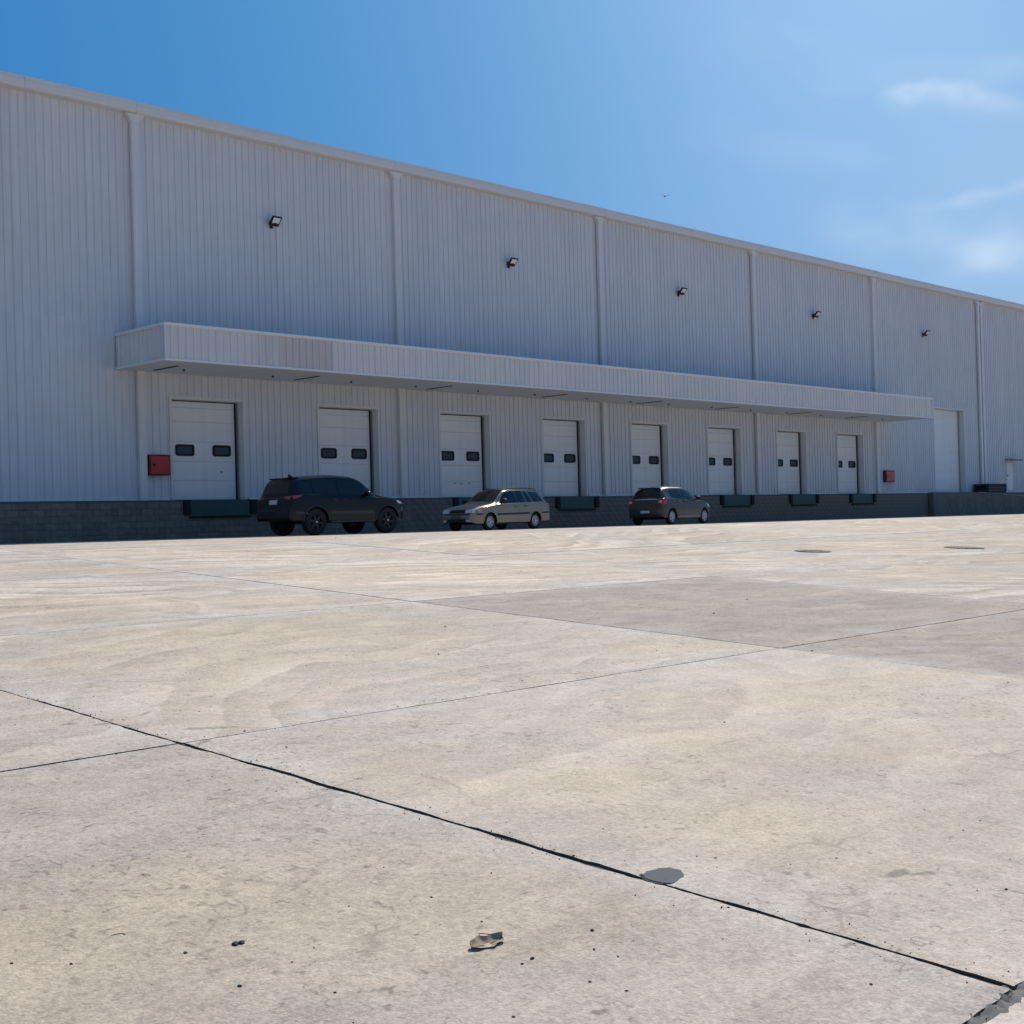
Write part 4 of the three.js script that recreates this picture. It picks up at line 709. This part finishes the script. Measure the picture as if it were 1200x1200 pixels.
{
  const R = rng(41), stone = k => { const g = new THREE.IcosahedronGeometry(1, 1), p = g.attributes.position, seen = {}; for (let i = 0; i < p.count; i++) { const key = `${p.getX(i).toFixed(3)},${p.getY(i).toFixed(3)},${p.getZ(i).toFixed(3)}`; const q = seen[key] ??= 0.72 + 0.5 * R(); p.setXYZ(i, p.getX(i) * q, p.getY(i) * q * 0.7, p.getZ(i) * q); } g.computeVertexNormals(); return g; };
  const shapes = [stone(), stone(), stone(), stone()], mats = [std(0.06, 0.048, 0.038, 0.95), std(0.10, 0.075, 0.055, 0.95), std(0.04, 0.035, 0.03, 0.95)];
  const P = [[2.45, 33.98, 7], [1.98, 33.67, 6], [2.12, 33.81, 6], [2.42, 34.35, 7], [2.21, 33.94, 3], [2.61, 34.6, 6], [2.8, 34.24, 4], [3.46, 34.12, 6], [3.41, 34.45, 5], [3.64, 34.79, 8], [3.5, 34.92, 6], [3.28, 34.83, 8], [3.22, 34.84, 6], [3.27, 35.1, 6], [3.3, 35.23, 5], [2.89, 35.12, 5], [4.36, 33.12, 5], [4.83, 32.69, 4], [4.7, 33.94, 5], [5.46, 33.56, 4], [5.12, 31.72, 4], [7.92, 29.3, 9], [4.65, 31.54, 8], [3.77, 29.89, 6], [4.74, 30.98, 6], [7.46, 30.77, 6], [7.27, 32.81, 8], [10.76, 31.33, 9], [10.41, 33.35, 8], [5.1, 34.93, 6], [5.23, 35.63, 8], [3.93, 35.75, 6], [4.67, 34.5, 5], [4.71, 34.57, 6], [12.6, 28.9, 12], [14.3, 28.2, 11], [9.3, 27.9, 9], [18.4, 14.5, 16]];
  P.forEach(([x, z, s], k) => {
    const o = new THREE.Mesh(shapes[k % 4], mats[k % 3]); o.name = numbered('pebble'); o.castShadow = o.receiveShadow = true; const r = s * 0.00092; o.scale.set(r * (0.9 + R() * 0.6), r * 0.9, r); o.rotation.y = R() * 6; o.position.set(x, groundY(x, z) + r * 0.4, z);
    o.userData = { label: x > 9 ? 'small dark pebble on a distant slab of the yard' : x - 4.26 > 0 && z < 36 ? 'small dark pebble on the pale slabs behind the long dark joint' : 'small dark pebble on the nearest slab in front of the long dark joint', category: 'pebble', group: x > 9 ? 'pebbles on the distant slabs' : x > 4.26 && z < 36 ? 'pebbles behind the long joint' : 'pebbles on the nearest slab' }; scene.add(o);
  });
  const clod = new THREE.Group(); clod.name = numbered('dirt_clod'); clod.position.set(2.63, groundY(2.63, 34.03), 34.03); clod.userData = { label: 'brown clod of two lumps, largest crumb on the foreground slab at the left', category: 'clod' }; scene.add(clod);
  for (const [x, z, r] of [[-0.011, 0, 0.012], [0.012, 0.004, 0.011]]) { const m = part('lump', shapes[1], std(0.075, 0.045, 0.03, 0.9), clod); m.scale.setScalar(r); m.position.set(x, r * 0.4, z); }
}
{
  // fine grit, more of it along the joints
  const R = rng(88), n = 2600, g = new THREE.IcosahedronGeometry(1, 0), gm = std(1, 1, 1, 0.95), im = new THREE.InstancedMesh(g, gm, n), M = new THREE.Matrix4(), Q = new THREE.Quaternion(), E = new THREE.Euler(), c = new THREE.Color();
  for (let k = 0; k < n; k++) {
    let x = 1.2 + R() * 11, z = 27.5 + R() * 9.5; const q = R();
    if (q < 0.34) x = 4.262 + (R() + R() + R() - 1.5) * 0.16; else if (q < 0.46) z = JZ[6] + (R() + R() + R() - 1.5) * 0.14; else if (q < 0.54) z = JZ[7] + (R() + R() + R() - 1.5) * 0.16;
    const r = 0.0011 + 0.0034 * Math.pow(R(), 3); E.set(R() * 6, R() * 6, R() * 6); Q.setFromEuler(E);
    M.compose(new THREE.Vector3(x, groundY(x, z) + r * 0.3, z), Q, new THREE.Vector3(r * (0.8 + R()), r * 0.8, r)); im.setMatrixAt(k, M);
    const v = 0.03 + 0.16 * R() * R(); im.setColorAt(k, c.setRGB(v, v * 0.9, v * 0.78));
  }
  im.name = 'grit'; im.userData = { label: 'fine dark grit scattered over the nearest concrete slabs and along their joints', category: 'grit', kind: 'stuff' }; scene.add(im);
}
{
  // a bird far off above the roof
  const t = thing('bird', 'tiny dark bird flying high above the warehouse roof', 'bird', [88.8, 27.3, -29.9]), bm = std(0.05, 0.055, 0.07, 0.8); t.rotation.set(0.1, 0.9, 0.25);
  const b = new THREE.SphereGeometry(1, 12, 8); b.scale(0.22, 0.07, 0.07); part('body', b, bm, t);
  for (const s of [-1, 1]) { const w = new THREE.Shape([[-0.10, 0], [0.10, 0], [0.04, 0.28], [-0.10, 0.5], [-0.12, 0.26]].map(a => new THREE.Vector2(...a))); const g = new THREE.ExtrudeGeometry(w, { depth: 0.012, bevelEnabled: false }); g.rotateX(s * (Math.PI / 2 - 0.25)); g.translate(0, 0.02, 0); part('wing', g, bm, t); }
  const k = new THREE.Shape([[-0.18, 0.03], [-0.34, 0.08], [-0.34, -0.08], [-0.18, -0.03]].map(a => new THREE.Vector2(...a))); const kg = new THREE.ExtrudeGeometry(k, { depth: 0.01, bevelEnabled: false }); kg.rotateX(Math.PI / 2); part('tail', kg, bm, t);
}
shade(scene);
renderer.render(scene, camera);
